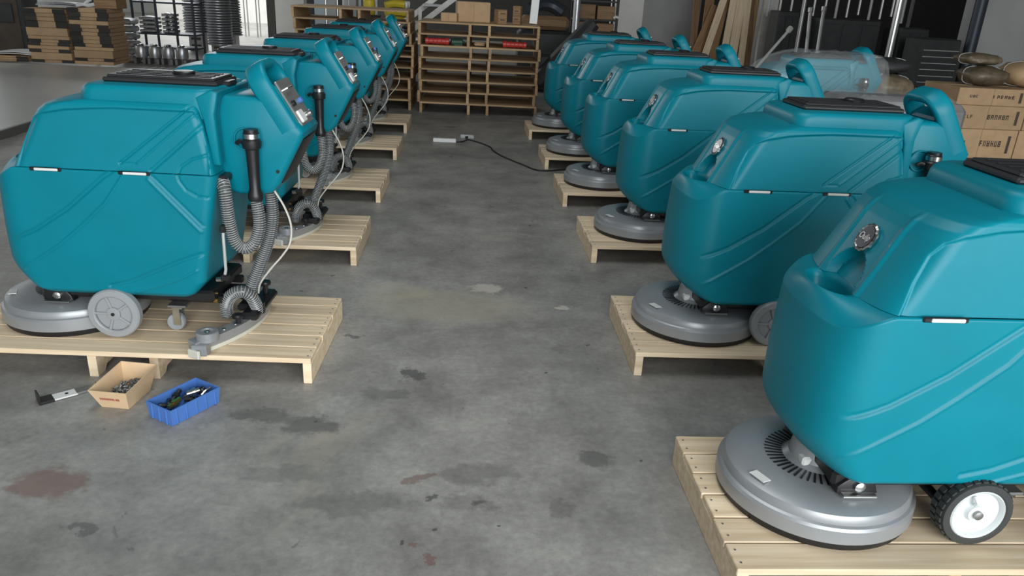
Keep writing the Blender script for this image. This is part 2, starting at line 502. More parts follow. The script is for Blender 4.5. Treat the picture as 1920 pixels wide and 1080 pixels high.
def lower_tank():
    rings = []
    def prm(z):
        t = max(0, (.43 - z) / .13)
        hw = .25 - .012 * max(0, (.52 - z) / .22) ** 1.5
        xf = -.443 + .105 * t ** 2.0 + .012 * max(0, (z - .55) / .25)
        xs = -.285 + .03 * t
        xr = .362 + .095 * (z - .30) / .5 + (.0 if z > .36 else -.04 * ((.36 - z) / .06))
        return hw, xf, xr, xs
    zb = .305
    # underside
    hw, xf, xr, xs = prm(zb)
    for e, dz in ((.20, .028), (.06, .028), (.03, .026), (.014, .016), (.004, .006)):
        o = outline(hw - e, xf + e * 1.6, xr - e, xs + e, 2.6)
        rings.append(np.column_stack([o, np.full(len(o), zb - .024 + (.028 - dz))]))
    rings[0][:, 1] *= .2
    zs = np.linspace(zb + .004, SEAM, 118)
    for z in zs:
        hw, xf, xr, xs = prm(z)
        o = outline(hw, xf, xr, xs, 2.5)
        x, y = o[:, 0], o[:, 1].copy()
        nose = np.clip((xs - x) / (xs - xf), 0, 1)
        ztop = SEAM - .060 * sstep(0, .9, nose)
        zz = np.where(z > .62, .62 + (z - .62) * (ztop - .62) / (SEAM - .62), z) * np.ones(len(x))
        d = np.zeros(len(x))
        for pl, wd, dp in SW_LOW:
            q = dist_poly(x, zz, pl)
            d += dp * np.clip(1 - (q / wd) ** 2, 0, 1)
        # wheel arch lip and the raised rear border
        rear = sstep(.0, .02, x - (.36 + .145 * (zz - .43) / .36 * .5)) * (x < xr - .02)
        d += -.006 * rear
        side = sstep(.90, .995, np.abs(y) / hw)
        arch = np.hypot(x, zz - .225)
        y = y + np.sign(y) * d * side
        zz = np.where((zz < .36) & (arch < .125), zz + sstep(.125, .09, arch) * .0, zz)
        rings.append(np.column_stack([x, y, zz]))
    # rounded rim, sloping front shelf, hand cup
    last = rings[-1]
    cx = -.385
    x, y, z = last.T
    nose = np.clip((-.285 - x) / .17, 0, 1)
    for s_, dz in ((.992, .005), (.972, .008)):
        rings.append(np.column_stack([cx + (x - cx) * s_, y * s_, z + dz * (.35 + .65 * nose)]))
    edge = rings[-1].copy()
    rings.append(np.column_stack([cx + (x - cx) * .93, y * .93, np.minimum(z, SEAM) - .11]))
    v, f = loft(rings)
    n = len(rings[0])
    f.append(tuple(range(n - 1, -1, -1)))
    f.append(tuple((len(rings) - 1) * n + k for k in range(n)))
    # front shelf with an oval hand cup, in polar strips around the cup
    ox, oy = -.352, 0.0
    ea, eb = .050, .098
    poly = [tuple(p) for p in edge]
    NT = 128; ro = []; zo = []
    for k in range(NT):
        a = 2 * math.pi * k / NT
        dx, dy = math.cos(a), math.sin(a)
        best = 9; bz = SEAM
        for (x0, y0, z0), (x1, y1, z1) in zip(poly, poly[1:] + poly[:1]):
            ex, ey = x1 - x0, y1 - y0
            den = dx * ey - dy * ex
            if abs(den) < 1e-12: continue
            t = ((x0 - ox) * ey - (y0 - oy) * ex) / den; u = ((x0 - ox) * dy - (y0 - oy) * dx) / den
            if t > 0 and -1e-6 <= u <= 1 + 1e-6 and t < best: best = t; bz = z0 + (z1 - z0) * u
        if dx > 0 and ox + dx * best > -.215: best = (-.215 - ox) / dx; bz = SEAM + .002
        ro.append(best); zo.append(bz)
    sh = []
    def ell(k, sc):
        a = 2 * math.pi * k / NT; dx, dy = math.cos(a), math.sin(a)
        return sc / math.hypot(dx / ea, dy / eb)
    def ring(fn):
        out = []
        for k in range(NT):
            a = 2 * math.pi * k / NT; r_, z_ = fn(k); out.append((ox + r_ * math.cos(a), oy + r_ * math.sin(a), z_))
        sh.append(out)
    zt = SEAM + .004
    ring(lambda k: (ell(k, .02), zt - .068))
    ring(lambda k: (ell(k, .80), zt - .068))
    ring(lambda k: (ell(k, .90), zt - .060))
    ring(lambda k: (ell(k, .96), zt - .020))
    ring(lambda k: (ell(k, 1.0), zt - .006))
    ring(lambda k: (min(ell(k, 1.06), ro[k] * .97), zt - .0005))
    for q in (.12, .3, .5, .7, .85, 1.0):
        ring(lambda k: (lambda e: (e + (ro[k] - e) * q, zt + (zo[k] - zt) * (.25 * q + .75 * q * q)))(min(ell(k, 1.06), ro[k] * .97)))
    v2, f2 = loft(sh)
    f2.append(tuple(range(NT - 1, -1, -1)))
    n0 = len(v); v = list(v) + v2; f = f + [tuple(i + n0 for i in q) for q in f2]
    return v, f

UPX = np.array([.795, .86, .93, .98, 1.01, 1.03, 1.042, 1.052, 1.060])
UF = np.array([-.338, -.304, -.268, -.243, -.222, -.195, -.155, -.10, -.03])
UH = np.array([.250, .245, .240, .236, .2335, .231, .226, .216, .198])
UR = np.array([.452, .440, .426, .415, .408, .404, .40, .395, .385])
def upper_tank():
    rings = []
    zs = list(np.linspace(SEAM + .004, 1.01, 60)) + list(np.linspace(1.0125, 1.060, 26))
    facet = [(-.295, .78), (-.262, .88), (-.232, .95), (-.205, .985), (-.165, 1.005), (-.08, 1.022), (.02, 1.031), (.10, 1.036), (.395, 1.036), (.418, .98), (.437, .86), (.44, .78)]
    for z in zs:
        hw, xf, xr = (float(np.interp(z, UPX, q)) for q in (UH, UF, UR))
        xs = xf + .085
        o = outline(hw, xf, xr, xs, 2.6, .03)
        x, y = o[:, 0].copy(), o[:, 1].copy()
        zz = np.full(len(x), z)
        d = np.zeros(len(x))
        for pl, wd, dp in SW_UP:
            q = dist_poly(x, zz, pl); d += dp * np.clip(1 - (q / wd) ** 2, 0, 1)
        ins = inside(x, zz, facet); q = dist_poly(x, zz, facet)
        d += np.where(ins, -.011 * sstep(0, .011, q), 0)
        side = sstep(.70, .93, np.abs(y) / hw)
        y = y + np.sign(y) * d * side
        # front finger scoop
        sc = sstep(1.0, .86, np.hypot(y / .085, (z - .80) / .095)) * (x < xs)
        x = x + .035 * sc
        # creases framing the badge panel
        cre = np.clip(1 - (np.abs(np.abs(y) - (.105 - .02 * (z - .8))) / .012) ** 2, 0, 1) * (x < xs) * sstep(1.04, .99, z)
        x = x - .006 * cre
        rings.append(np.column_stack([x, y, zz]))
    v, f = loft(rings); n = len(rings[0])
    f.append(tuple(range(n - 1, -1, -1))); f.append(tuple((len(rings) - 1) * n + k for k in range(n)))
    # raised rectangular hatch platform
    def rr(x0, x1, hw, rc, z):
        out = []
        for cx, cy, a0 in ((x0 + rc, -hw + rc, 180), (x1 - rc, -hw + rc, 270), (x1 - rc, hw - rc, 0), (x0 + rc, hw - rc, 90)):
            for k in range(7):
                a = R(a0 + k * 15); out.append((cx + rc * math.cos(a), cy + rc * math.sin(a), z))
        return out
    m = MB(); m.add(v, f)
    rp = [rr(-.03, .44, .205, .06, 1.0), rr(-.045, .446, .208, .062, 1.058), rr(-.042, .452, .206, .062, 1.085), rr(-.036, .456, .203, .062, 1.098), rr(-.026, .458, .198, .06, 1.106), rr(-.01, .455, .188, .055, 1.110)]
    v2, f2 = loft(rp); n2 = len(rp[0]); f2.append(tuple((len(rp) - 1) * n2 + k for k in range(n2)))
    m.add(v2, f2)
    # flared rear column under the hatch
    for s_ in (-1, 1):
        m.prism([(.395, 1.08), (.455, 1.108), (.478, 1.10), (.460, 1.02), (.468, .83), (.44, .83), (.418, 1.0)], s_ * .190 - .018, s_ * .190 + .018, .006)
    m.prism([(.395, 1.08), (.455, 1.108), (.474, 1.10), (.454, 1.02), (.458, .83), (.42, .83)], -.188, .188, .0)
    return m.v, m.f

def make_scrubber():
    root = empty('floor_scrubber')
    v, f = lower_tank(); mesh_obj('lower_tank', v, f, 'teal', root, 50)
    v, f = upper_tank(); mesh_obj('upper_tank', v, f, 'teal', root, 50)
    # hinges on the seam
    for hx in (-.172, .157):
        for s_ in (-1, 1):
            h = MB().box((hx, s_ * .252, SEAM + .001), (.118, .008, .014), .003).build('hinge', 'black', root)
            MB().box((hx + .004, s_ * .2565, SEAM + .001), (.088, .006, .010), .002).build('hinge_plate', 'white', h)
    # hatch lid
    lid = MB()
    lid.box((.23, 0, 1.119), (.43, .23, .018), .006)
    lid.box((.23, 0, 1.131), (.405, .205, .012), .005)
    for k in range(4): lid.box((.23, -.066 + .044 * k, 1.138), (.36, .012, .004), .002)
    lo = lid.build('hatch_lid', 'lidblack', root)
    MB().lathe([(.04, 1.134), (.042, 1.146), (.036, 1.151), (.012, 1.153)], (.28, 0, 0), n=24).build('lid_knob', 'black', lo)
    MB().box((.445, 0, 1.113), (.05, .09, .02), .006).build('lid_hinge', 'black', lo)
    # console
    con = MB()
    con.prism([(.43, 1.082), (.60, 1.082), (.655, 1.075), (.752, .975), (.765, .955), (.758, .93), (.660, .745), (.632, .712), (.59, .70), (.50, .70), (.43, .72)], -.13, .13, .018)
    con.build('console', 'teal', root, 40)
    MB().prism([(.60, .735), (.664, .745), (.762, .925), (.742, .94)], -.10, .10, .01).build('console_back_cover', 'black', root)
    # loop handle continuing the inclined plane of the console
    dx, dz = -.515, .857
    nx, nz = .857, .515
    bx, bz = .752, .972
    pth = []
    hwid, top, rcn = .113, .268, .072
    pth += [(.012, -hwid), (.04, -hwid), (.11, -hwid)]
    for k in range(9):
        a = R(k * 11.25); pth.append((top - rcn + rcn * math.sin(a), -hwid + rcn - rcn * math.cos(a)))
    pth += [(a, -b) for a, b in pth[::-1]]
    P = [Vector((bx + dx * a, b, bz + dz * a)) for a, b in pth]
    Nn = Vector((nx, 0, nz))
    prof = []
    for k in range(12):
        a = 2 * math.pi * k / 12
        ca, sa = math.cos(a), math.sin(a)
        prof.append((.019 * math.copysign(abs(ca) ** .55, ca), .040 * math.copysign(abs(sa) ** .55, sa)))
    vv = []; ff = []
    for i, p in enumerate(P):
        t = (P[min(i + 1, len(P) - 1)] - P[max(0, i - 1)]).normalized(); sd = t.cross(Nn).normalized()
        for a, b in prof: vv.append(tuple(p + sd * a + Nn * (b - .042)))
    for i in range(len(P) - 1):
        for k in range(12):
            l = (k + 1) % 12; ff.append((i * 12 + k, i * 12 + l, (i + 1) * 12 + l, (i + 1) * 12 + k))
    ff.append(tuple(range(11, -1, -1))); ff.append(tuple((len(P) - 1) * 12 + k for k in range(12)))
    mesh_obj('loop_handle', vv, ff, 'teal', root, 60)
    # plate the control panel sits on, filling the lower half of the loop
    rot = Matrix(((dx, 0, nx), (0, 1, 0), (dz, 0, nz)))
    def inc(a, b, h): return (bx + dx * a + nx * h, b, bz + dz * a + nz * h)
    MB().box(inc(.085, 0, -.040), (.20, .19, .072), .01, rot).build('panel_housing', 'teal', root)
    cp = MB().box(inc(.095, 0, .0), (.19, .17, .010), .003, rot).build('control_panel', 'panel', root)
    MB().box(inc(.035, -.045, .009), (.05, .06, .012), .004, rot).build('display_window', 'white', cp)
    MB().cyl(inc(.03, .045, .004), inc(.03, .045, .024), .014, .012, 14).build('key_switch', 'silver', cp)
    MB().cyl(inc(.09, -.055, .004), inc(.09, -.055, .018), .011, .011, 12).build('push_button', 'black', cp)
    MB().cyl(inc(.09, .05, .004), inc(.09, .05, .018), .011, .011, 12).build('push_button', 'blue', cp)
    MB().tube([inc(.15, -.05, .004), inc(.15, -.05, .02), inc(.15, .02, .02), inc(.15, .02, .004)], .004, 6).build('toggle_guard', 'silver', cp)
    MB().lathe([(.007, -.134), (.007, -.129)], (.66, 0, .80), 'y', 10).build('screw', 'black', root)
    # badge
    sl = Vector((.455, 0, .890)).normalized(); nrm = Vector((-.890, 0, .455)).normalized()
    bc = Vector((-.2715, 0, .925))
    rt = Matrix(((0, sl.x, nrm.x), (-1, sl.y, nrm.y), (0, sl.z, nrm.z)))
    bd = MB(); n = 40
    pr = [(.0, .008), (.032, .008), (.032, .002), (.032, -.004)]
    vv = []
    for r_, h in pr[1:]:
        for k in range(n):
            a = 2 * math.pi * k / n; vv.append(tuple(bc + rt @ Vector((r_ * math.cos(a), r_ * math.sin(a), h + .002))))
    ff = [tuple(range(n))] + [(i * n + k, (i + 1) * n + k, (i + 1) * n + (k + 1) % n, i * n + (k + 1) % n) for i in range(2) for k in range(n)]
    em = mesh_obj('badge', vv, ff, 'navy', root, 40)
    ring = MB()
    ring.tube([bc + rt @ Vector(((.0355 + (.0025 if k % 3 == 0 else 0)) * math.cos(2 * math.pi * k / 42), (.0355 + (.0025 if k % 3 == 0 else 0)) * math.sin(2 * math.pi * k / 42), .005)) for k in range(42)], .0055, 6, True)
    ring.build('badge_rim', 'silver', em)
    tm = text_mesh('Oulip', .023, .0008); tm.materials.clear(); tm.materials.append(M['silver'])
    mt = frame((0, -1, 0), sl, bc + nrm * .0105)
    sh = Matrix(((1, .25, 0, 0), (0, 1.15, 0, 0), (0, 0, 1, 0), (0, 0, 0, 1)))
    tm.transform(mt @ sh); tm.transform(Matrix.Translation((0, 0, -ZOFF)))
    to = bpy.data.objects.new('badge_lettering', tm); COL.objects.link(to); to.parent = em
    # chassis
    ch = MB()
    ch.box((.03, 0, .275), (.70, .36, .05), .01)
    ch.box((.05, 0, .225), (.34, .05, .04), .006)
    ch.cyl((0, -.21, .215), (0, .21, .215), .014, n=12)
    ch.box((.40, 0, .235), (.16, .10, .03), .006); ch.box((.30, -.12, .245), (.20, .03, .03), .004); ch.box((.30, .12, .245), (.20, .03, .03), .004)
    ch.build('chassis', 'black', root)
    # brush deck
    DX = -.277
    bk = MB().lathe([(.06, .300), (.075, .292), (.085, .246), (.10, .232), (.165, .232), (.20, .229), (.246, .222), (.266, .214), (.272, .204), (.273, .188), (.281, .184), (.286, .176), (.287, .136), (.283, .133), (.263, .133)][::-1], (DX, 0, 0), n=80).build('brush_deck', 'deck', root, 30)
    MB().lathe([(.277, PT + .0005), (.280, .118), (.280, .1355), (.253, .1355), (.248, PT + .0005)], (DX, 0, 0), n=64, cap0=True, cap1=True).build('brush_skirt', 'black', root)
    vs = MB()
    for k in range(26):
        a = R(100 + k * 7.2)
        rm = Matrix.Rotation(a, 3, 'Z')
        c = rm @ Vector((.128, 0, 0)); vs.box((DX + c.x, c.y, .2325), (.05, .0055, .003), .0, rm)
    vs.build('vent_slots', 'black', bk)
    a = R(205); rm = Matrix.Rotation(a, 3, 'Z'); c = rm @ Vector((.235, 0, 0))
    MB().box((DX + c.x, c.y, .2275), (.03, .055, .002), 0, rm @ Matrix.Rotation(R(-3), 3, 'Y')).build('sticker', 'white', bk)
    mo = MB().lathe([(.055, .232), (.055, .30)], (DX - .02, 0, 0), n=20).build('motor_column', 'silver', root)
    MB().box((DX - .045, -.03, .252), (.06, .07, .03), .006).build('motor_flange', 'white', mo)
    for s_ in (-1, 1):
        br = MB().prism([(DX - .03, .237), (DX + .09, .237), (DX + .08, .262), (DX + .06, .285), (DX + .0, .285), (DX - .03, .26)], s_ * .172 - .02, s_ * .172 + .02, .003).build('deck_bracket', 'black', root)
        MB().lathe([(.013, -.012), (.016, -.006), (.016, .004), (.009, .008)] if s_ > 0 else [(.009, -.008), (.016, -.004), (.016, .006), (.013, .012)], (DX + .03, s_ * .199, .262), 'y', 14).build('bolt', 'silver', br)
        MB().box((DX + .03, s_ * .199, .238), (.10, .026, .008), .002).build('bracket_foot', 'silver', br)
    # casters
    for s_ in (-1, 1):
        cs = empty('caster'); cs.parent = root
        MB().box((.222, s_ * .15, .226), (.075, .06, .010), .002).build('top_plate', 'dull', cs)
        fk = MB().box((.215, s_ * .15 - .022, .18), (.03, .004, .08), .001).box((.215, s_ * .15 + .022, .18), (.03, .004, .08), .001).box((.22, s_ * .15, .216), (.045, .05, .008), .001)
        fk.build('fork', 'silver', cs)
        MB().lathe([(.012, -.016), (.034, -.016), (.038, -.010), (.038, .010), (.034, .016), (.012, .016)], (.205, s_ * .15, PT + .0385), 'y', 24).build('caster_wheel', 'wheelgrey', cs)
    # drain hose with black cuff, clipped on the console side
    hx = .580
    cf = MB()
    cf.lathe([(.026, .692), (.029, .70), (.029, .715), (.021, .74), (.022, .80), (.025, .88), (.026, .893), (.034, .897), (.036, .905), (.036, .925), (.030, .932), (.030, .955), (.027, .958), (.027, .968)], (hx, -.172, 0), n=20)
    cu = cf.build('hose_cuff', 'black', root)
    MB().lathe([(.0315, .935), (.0315, .952)], (hx, -.172, 0), n=20).build('chrome_clamp', 'silver', cu)
    MB().tube([(hx - .03, -.172, .915), (hx - .048, -.168, .92), (hx - .06, -.162, .91)], .009, 8).build('cap_tab', 'black', cu)
    ringp = [(hx - .035 + .042 * math.cos(2 * math.pi * k / 24), -.136, .922 + .042 * math.sin(2 * math.pi * k / 24)) for k in range(24)]
    MB().tube(ringp, .004, 6, True).build('cap_ring', 'teal', cu)
    hose('drain_hose', [(.580, -.172, .70), (.588, -.178, .64), (.588, -.182, .585), (.566, -.188, .522), (.528, -.195, .498), (.496, -.205, .53), (.484, -.212, .60), (.480, -.214, .68), (.474, -.205, .74), (.460, -.18, .765)], .024, root)
    MB().box((.462, -.165, .775), (.04, .07, .03), .006).build('hose_outlet', 'black', root)
    # vacuum hose to the squeegee
    hose('vacuum_hose', [(.60, -.06, .73), (.606, -.06, .66), (.603, -.06, .58), (.578, -.06, .48), (.540, -.07, .38), (.508, -.08, .30), (.49, -.09, .25)], .025, root)
    hose('suction_hose', [(.400, -.10, .165), (.402, -.11, .215), (.430, -.12, .262), (.472, -.12, .283), (.505, -.11, .262), (.520, -.09, .21), (.52, -.08, .175)], .026, root)
    MB().tube(smooth_path([(.632, -.10, .715), (.668, -.10, .65), (.690, -.10, .575), (.682, -.10, .50), (.645, -.09, .44), (.59, -.08, .375), (.535, -.06, .30), (.52, -.05, .25)], 6), .0045, 6).build('lift_cable', 'blade', root, 60)
    # level tube, valve, tap
    lt = MB().tube([(.462, -.225, .585), (.463, -.235, .56), (.461, -.235, .42), (.455, -.232, .40)], .006, 8).build('level_tube', 'palegrey', root)
    MB().box((.463, -.228, .588), (.022, .03, .03), .005).build('tube_elbow', 'black', lt)
    MB().box((.453, -.225, .385), (.03, .035, .026), .006).build('tube_elbow', 'black', lt)
    MB().cyl((.42, -.232, .375), (.44, -.232, .378), .010, n=10).build('tube_nut', 'silver', lt)
    tp = MB().cyl((.335, -.15, .262), (.385, -.155, .25), .013, .010, 10).cyl((.36, -.152, .256), (.36, -.156, .285), .007, n=8).build('brass_tap', 'brass', root)
    MB().box((.368, -.156, .286), (.045, .012, .008), .002).build('tap_lever', 'brass', tp)
    # squeegee: curved aluminium bar, pale blade, rollers, suction chamber
    sq = empty('squeegee'); sq.parent = root
    arc = []
    for k in range(-20, 21):
        u = k / 20; arc.append((.522 - .155 * u * u - .0 * abs(u), .385 * u))
    def strip(off, th, z0, z1):
        vv = []; ff = []; m_ = len(arc)
        for i, (x, y) in enumerate(arc):
            x0, y0 = arc[max(0, i - 1)]; x1, y1 = arc[min(m_ - 1, i + 1)]
            t = Vector((x1 - x0, y1 - y0)).normalized(); nn = Vector((t.y, -t.x))
            for o_ in (off, off + th):
                for z in (z0, z1): vv.append((x + nn.x * o_, y + nn.y * o_, z))
        for i in range(m_ - 1):
            a, b = i * 4, i * 4 + 4
            ff += [(a, b, b + 1, a + 1), (a + 2, a + 3, b + 3, b + 2), (a + 1, b + 1, b + 3, a + 3), (a, a + 2, b + 2, b)]
        ff += [(0, 1, 3, 2), ((m_ - 1) * 4, (m_ - 1) * 4 + 2, (m_ - 1) * 4 + 3, (m_ - 1) * 4 + 1)]
        return vv, ff
    v, f = strip(.0, .006, PT + .001, PT + .022); mesh_obj('rear_blade', v, f, 'blade', sq, 40)
    v, f = strip(-.045, .006, PT + .001, PT + .022); mesh_obj('front_blade', v, f, 'blade', sq, 40)
    v, f = strip(-.042, .052, PT + .020, PT + .058); mesh_obj('squeegee_bar', v, f, 'deck', sq, 40)
    MB().box((.505, 0, .178), (.075, .30, .035), .012).cyl((.515, -.07, .17), (.515, -.07, .215), .034, n=20).box((.46, .0, .185), (.06, .14, .03), .008).build('suction_chamber', 'black', sq)
    MB().cyl((.505, .09, .19), (.505, .09, .235), .012, n=10).lathe([(.024, .235), (.026, .243), (.024, .25)], (.505, .09, 0), n=12).build('clamp_knob', 'black', sq)
    MB().cyl((.475, -.19, .17), (.475, -.19, .195), .010, n=10).lathe([(.022, .195), (.024, .203), (.020, .21)], (.475, -.19, 0), n=10).build('clamp_knob', 'black', sq)
    for s_ in (-1, 1):
        yy = s_ * .335
        ro = MB().lathe([(.012, .158), (.040, .158), (.044, .163), (.044, .192), (.040, .197), (.026, .197), (.022, .190), (.010, .190)], (.402, yy, 0), n=28).build('bumper_roller', 'deck', sq)
        MB().lathe([(.011, .188), (.011, .196), (.006, .199)], (.402, yy, 0), n=10).build('roller_bolt', 'silver', ro)
        MB().box((.388, s_ * .375, .138), (.06, .05, .045), .004).build('end_cap', 'deck', sq)
        MB().box((.372, s_ * .405, .128), (.055, .014, .034), .003, Matrix.Rotation(R(s_ * 25), 3, 'Z')).build('blade_end', 'blade', sq)
        for q in (.50, .62):
            i = int(20 + s_ * q * 20); MB().lathe([(.008, .160), (.008, .17), (.004, .172)], (arc[i][0] - .02, arc[i][1], 0), n=8).build('bar_screw', 'silver', sq)
    MB().prism([(.40, .245), (.47, .215), (.50, .19), (.47, .185), (.40, .22)], -.02, .02, .004).build('tow_arm', 'black', sq)
    return root

def grey_wheel(s_):
    """five-spoke grey wheel"""
    w_ = empty('drive_wheel')
    yo = s_ * .2375; r0 = .104
    fl = lambda pr: [(r_, h * s_) for r_, h in (pr if s_ > 0 else pr[::-1])]
    MB().lathe(fl([(.072, -.02), (.098, -.02), (r0, -.013), (r0, .013), (.099, .02), (.078, .022), (.074, .019), (.072, .012)]), (0, yo, .2145), 'y', 48, False, False).build('tyre', 'wheelgrey', w_)
    MB().lathe(fl([(.073, .004), (.073, .008), (.02, .010), (.02, .004)]), (0, yo, .2145), 'y', 40).build('wheel_disc', 'wheelgrey', w_)
    MB().lathe(fl([(.028, .006), (.027, .018), (.016, .020)]), (0, yo, .2145), 'y', 20).build('hub', 'wheelgrey', w_)
    MB().lathe(fl([(.007, .019), (.007, .024)]), (0, yo, .2145), 'y', 10).build('axle_end', 'black', w_)
    for k in range(5):
        a = R(36 + 72 * k); rm = Matrix.Rotation(-a, 3, 'Y'); c = rm @ Vector((.05, 0, 0))
        MB().box((c.x, yo + s_ * .012, .2145 + c.z), (.052, .010, .010), .002, rm).build('spoke', 'wheelgrey', w_)
    return w_
def rubber_wheel(s_):
    w_ = empty('drive_wheel')
    yo = s_ * .228; r0 = .104
    fl = lambda pr: [(r_, h * s_) for r_, h in (pr if s_ > 0 else pr[::-1])]
    ty = MB().lathe(fl([(.072, -.032), (.096, -.032), (r0 - .004, -.026), (r0 - .004, .026), (.098, .032), (.082, .034), (.077, .030)]), (0, yo, .2145), 'y', 56, False, False).build('tyre', 'rubber', w_)
    tr = MB()
    for k in range(28):
        for q in (-1, 1):
            a = 2 * math.pi * (k + (.5 if q > 0 else 0)) / 28
            rm = Matrix.Rotation(-a, 3, 'Y'); c = rm @ Vector((r0 - .002, 0, 0))
            tr.box((c.x, yo + q * .0135, .2145 + c.z), (.005, .022, .016), .001, rm)
    tr.build('tread', 'rubber', ty)
    MB().lathe(fl([(.078, .0), (.079, .030), (.075, .034), (.071, .030), (.066, .020), (.03, .014), (.026, .018), (.024, .026), (.014, .027)]), (0, yo, .2145), 'y', 48).build('rim', 'wheelwhite', w_)
    MB().lathe(fl([(.013, .026), (.013, .036), (.007, .038)]), (0, yo, .2145), 'y', 12).build('axle_nut', 'dull', w_)
    MB().tube([(-.012, yo + s_ * .025, .2145 + .03), (-.016, yo + s_ * .034, .2145 + .045), (-.02, yo + s_ * .025, .2145 + .058)], .006, 6).build('valve', 'wheelwhite', w_)
    return w_

proto = make_scrubber()
gw = [grey_wheel(-1), grey_wheel(1)]
rw = [rubber_wheel(-1), rubber_wheel(1)]
ZOFF = 0.0

# ------------------------------------------------------------------ pallets
PL, PW = 1.46, .645
def make_pallet(name, length, width, wood, nplank=6, h=PT, notch=True):
    root = empty(name)
    g = .006; pw = (width - g * (nplank - 1)) / nplank
    th = .021
    me = None
    for k in range(nplank):
        y = -width / 2 + pw / 2 + k * (pw + g)
        if me is None:
            o = MB().box((0, 0, 0), (length, pw, th), .0025).build('plank', wood, root, 0); me = o.data
        else:
            o = bpy.data.objects.new('plank', me); COL.objects.link(o); o.parent = root
        o.location = (random.uniform(-.004, .004), y, h - th / 2)
        if k % 2: o.rotation_euler = (0, 0, math.pi)
    sh = h - th
    sw = .034
    me = None; ends = None
    W2 = width / 2
    # stringer outline in (along y, z): notched ends
    out = [(-W2, 0), (-W2, sh), (W2, sh), (W2, 0), (W2 - .055, 0), (W2 - .075, .022), (W2 - .16, .022), (W2 - .18, 0), (-W2 + .18, 0), (-W2 + .16, .022), (-W2 + .075, .022), (-W2 + .055, 0)]
    for x in (-.125, .115, -length / 2 + sw / 2, length / 2 - sw / 2):
        if me is None:
            m = MB()
            n = len(out); vv = [(sx * sw / 2, p[0], p[1]) for sx in (-1, 1) for p in out]
            ff = [(i, (i + 1) % n, n + (i + 1) % n, n + i) for i in range(n)]
            def cap(b, rev):
                q = [(0, 1, 11), (1, 10, 11), (1, 9, 10), (1, 8, 9), (1, 2, 7, 8), (2, 6, 7), (2, 5, 6), (2, 4, 5), (2, 3, 4)]
                return [tuple(b + i for i in (t[::-1] if rev else t)) for t in q]
            ff += cap(0, False) + cap(n, True)
            o = MB().add(vv, ff).build('stringer', wood, root, 0); me = o.data
        else:
            o = bpy.data.objects.new('stringer', me); COL.objects.link(o); o.parent = root
        o.location = (x, 0, 0)
        if abs(x) > .3:
            if ends is None: ends = MB().box((0, 0, sh / 2), (sw, width, sh), .002).box((0, -width / 2 - .0006, sh * .45), (sw * .5, .002, .012)).build('stringer', wood, root, 0); bpy.data.objects.remove(o); o = ends; o.location = (x, 0, 0)
            else: o.data = ends.data
    nm = None
    for x in (-length / 2 + sw / 2, length / 2 - sw / 2):
        for k in range(nplank):
            y = -width / 2 + pw / 2 + k * (pw + g)
            for q in (-.025, .025):
                if nm is None:
                    o = MB().cyl((0, 0, 0), (0, 0, .0012), .0035, n=6).build('nail', 'dull', root); nm = o.data
                else:
                    o = bpy.data.objects.new('nail', nm); COL.objects.link(o); o.parent = root
                o.location = (x, y + q, h)
    return root
pallet0 = make_pallet('wooden_pallet', PL, PW, 'wood')

#@@ROWS
# ------------------------------------------------------------------ the two rows of machines on pallets
ordL = ['nearest the camera', 'second from the camera', 'third from the camera', 'fourth from the camera', 'farthest from the camera']
ordR = ['nearest the camera', 'second from the camera', 'third from the camera', 'fourth from the camera', 'fifth from the camera', 'farthest from the camera']
# (axle x, centre y, yaw deg, pallet x centre, pallet y centre, pallet yaw)
LEFT = [(-1.35, 3.15, -3.5, -1.275, 3.085, -2.5), (-1.345, 4.54, -2, -1.285, 4.46, -1), (-1.345, 5.91, -2, -1.285, 5.83, -1),
        (-1.345, 7.40, -2, -1.285, 7.34, -1), (-1.345, 8.80, -2, -1.285, 8.73, -1)]
RIGHT = [(1.385, 1.90, 0, 1.495, 1.868, -.5), (1.385, 3.18, 0, 1.505, 3.15, -1), (1.445, 4.63, 0, 1.545, 4.60, 0),
         (1.41, 5.91, 0, 1.53, 5.87, 0), (1.40, 7.18, 0, 1.525, 7.15, 0), (1.39, 8.66, 0, 1.50, 8.62, 0)]
first = True; pfirst = True
for row, data, orr in (('left', LEFT, ordL), ('right', RIGHT, ordR)):
    for i, (x, y, a, px, py, pa) in enumerate(data):
        s = proto if first else copy_tree(proto); first = False
        s.location = (x, y, PT + .0005); s.rotation_euler = (0, 0, R(a))
        if row == 'left': lb = 'teal floor scrubber in left row with hoses toward aisle, ' + orr[i]
        else: lb = 'teal floor scrubber in right row with badge toward aisle, ' + orr[i]
        tag(s, lb, 'floor scrubber', 'floor scrubbers in two rows on pallets')
        s['_wheels'] = 1 if (row == 'right' and i == 0) else 0
        p = pallet0 if pfirst else copy_tree(pallet0); pfirst = False
        p.location = (px, py, 0.0005); p.rotation_euler = (0, 0, R(pa))
        tag(p, 'pale wooden pallet under the %s row scrubber %s' % (row, orr[i]), 'pallet', 'pallets under the scrubbers')
for s in [o for o in COL.objects if o.parent is None and '_wheels' in o.keys()]:
    k = s['_wheels']; del s['_wheels']
    for wv in (rw if k else gw):
        c_ = copy_tree(wv, s)
        if k: c_.location.x = .072
WPROTO = gw

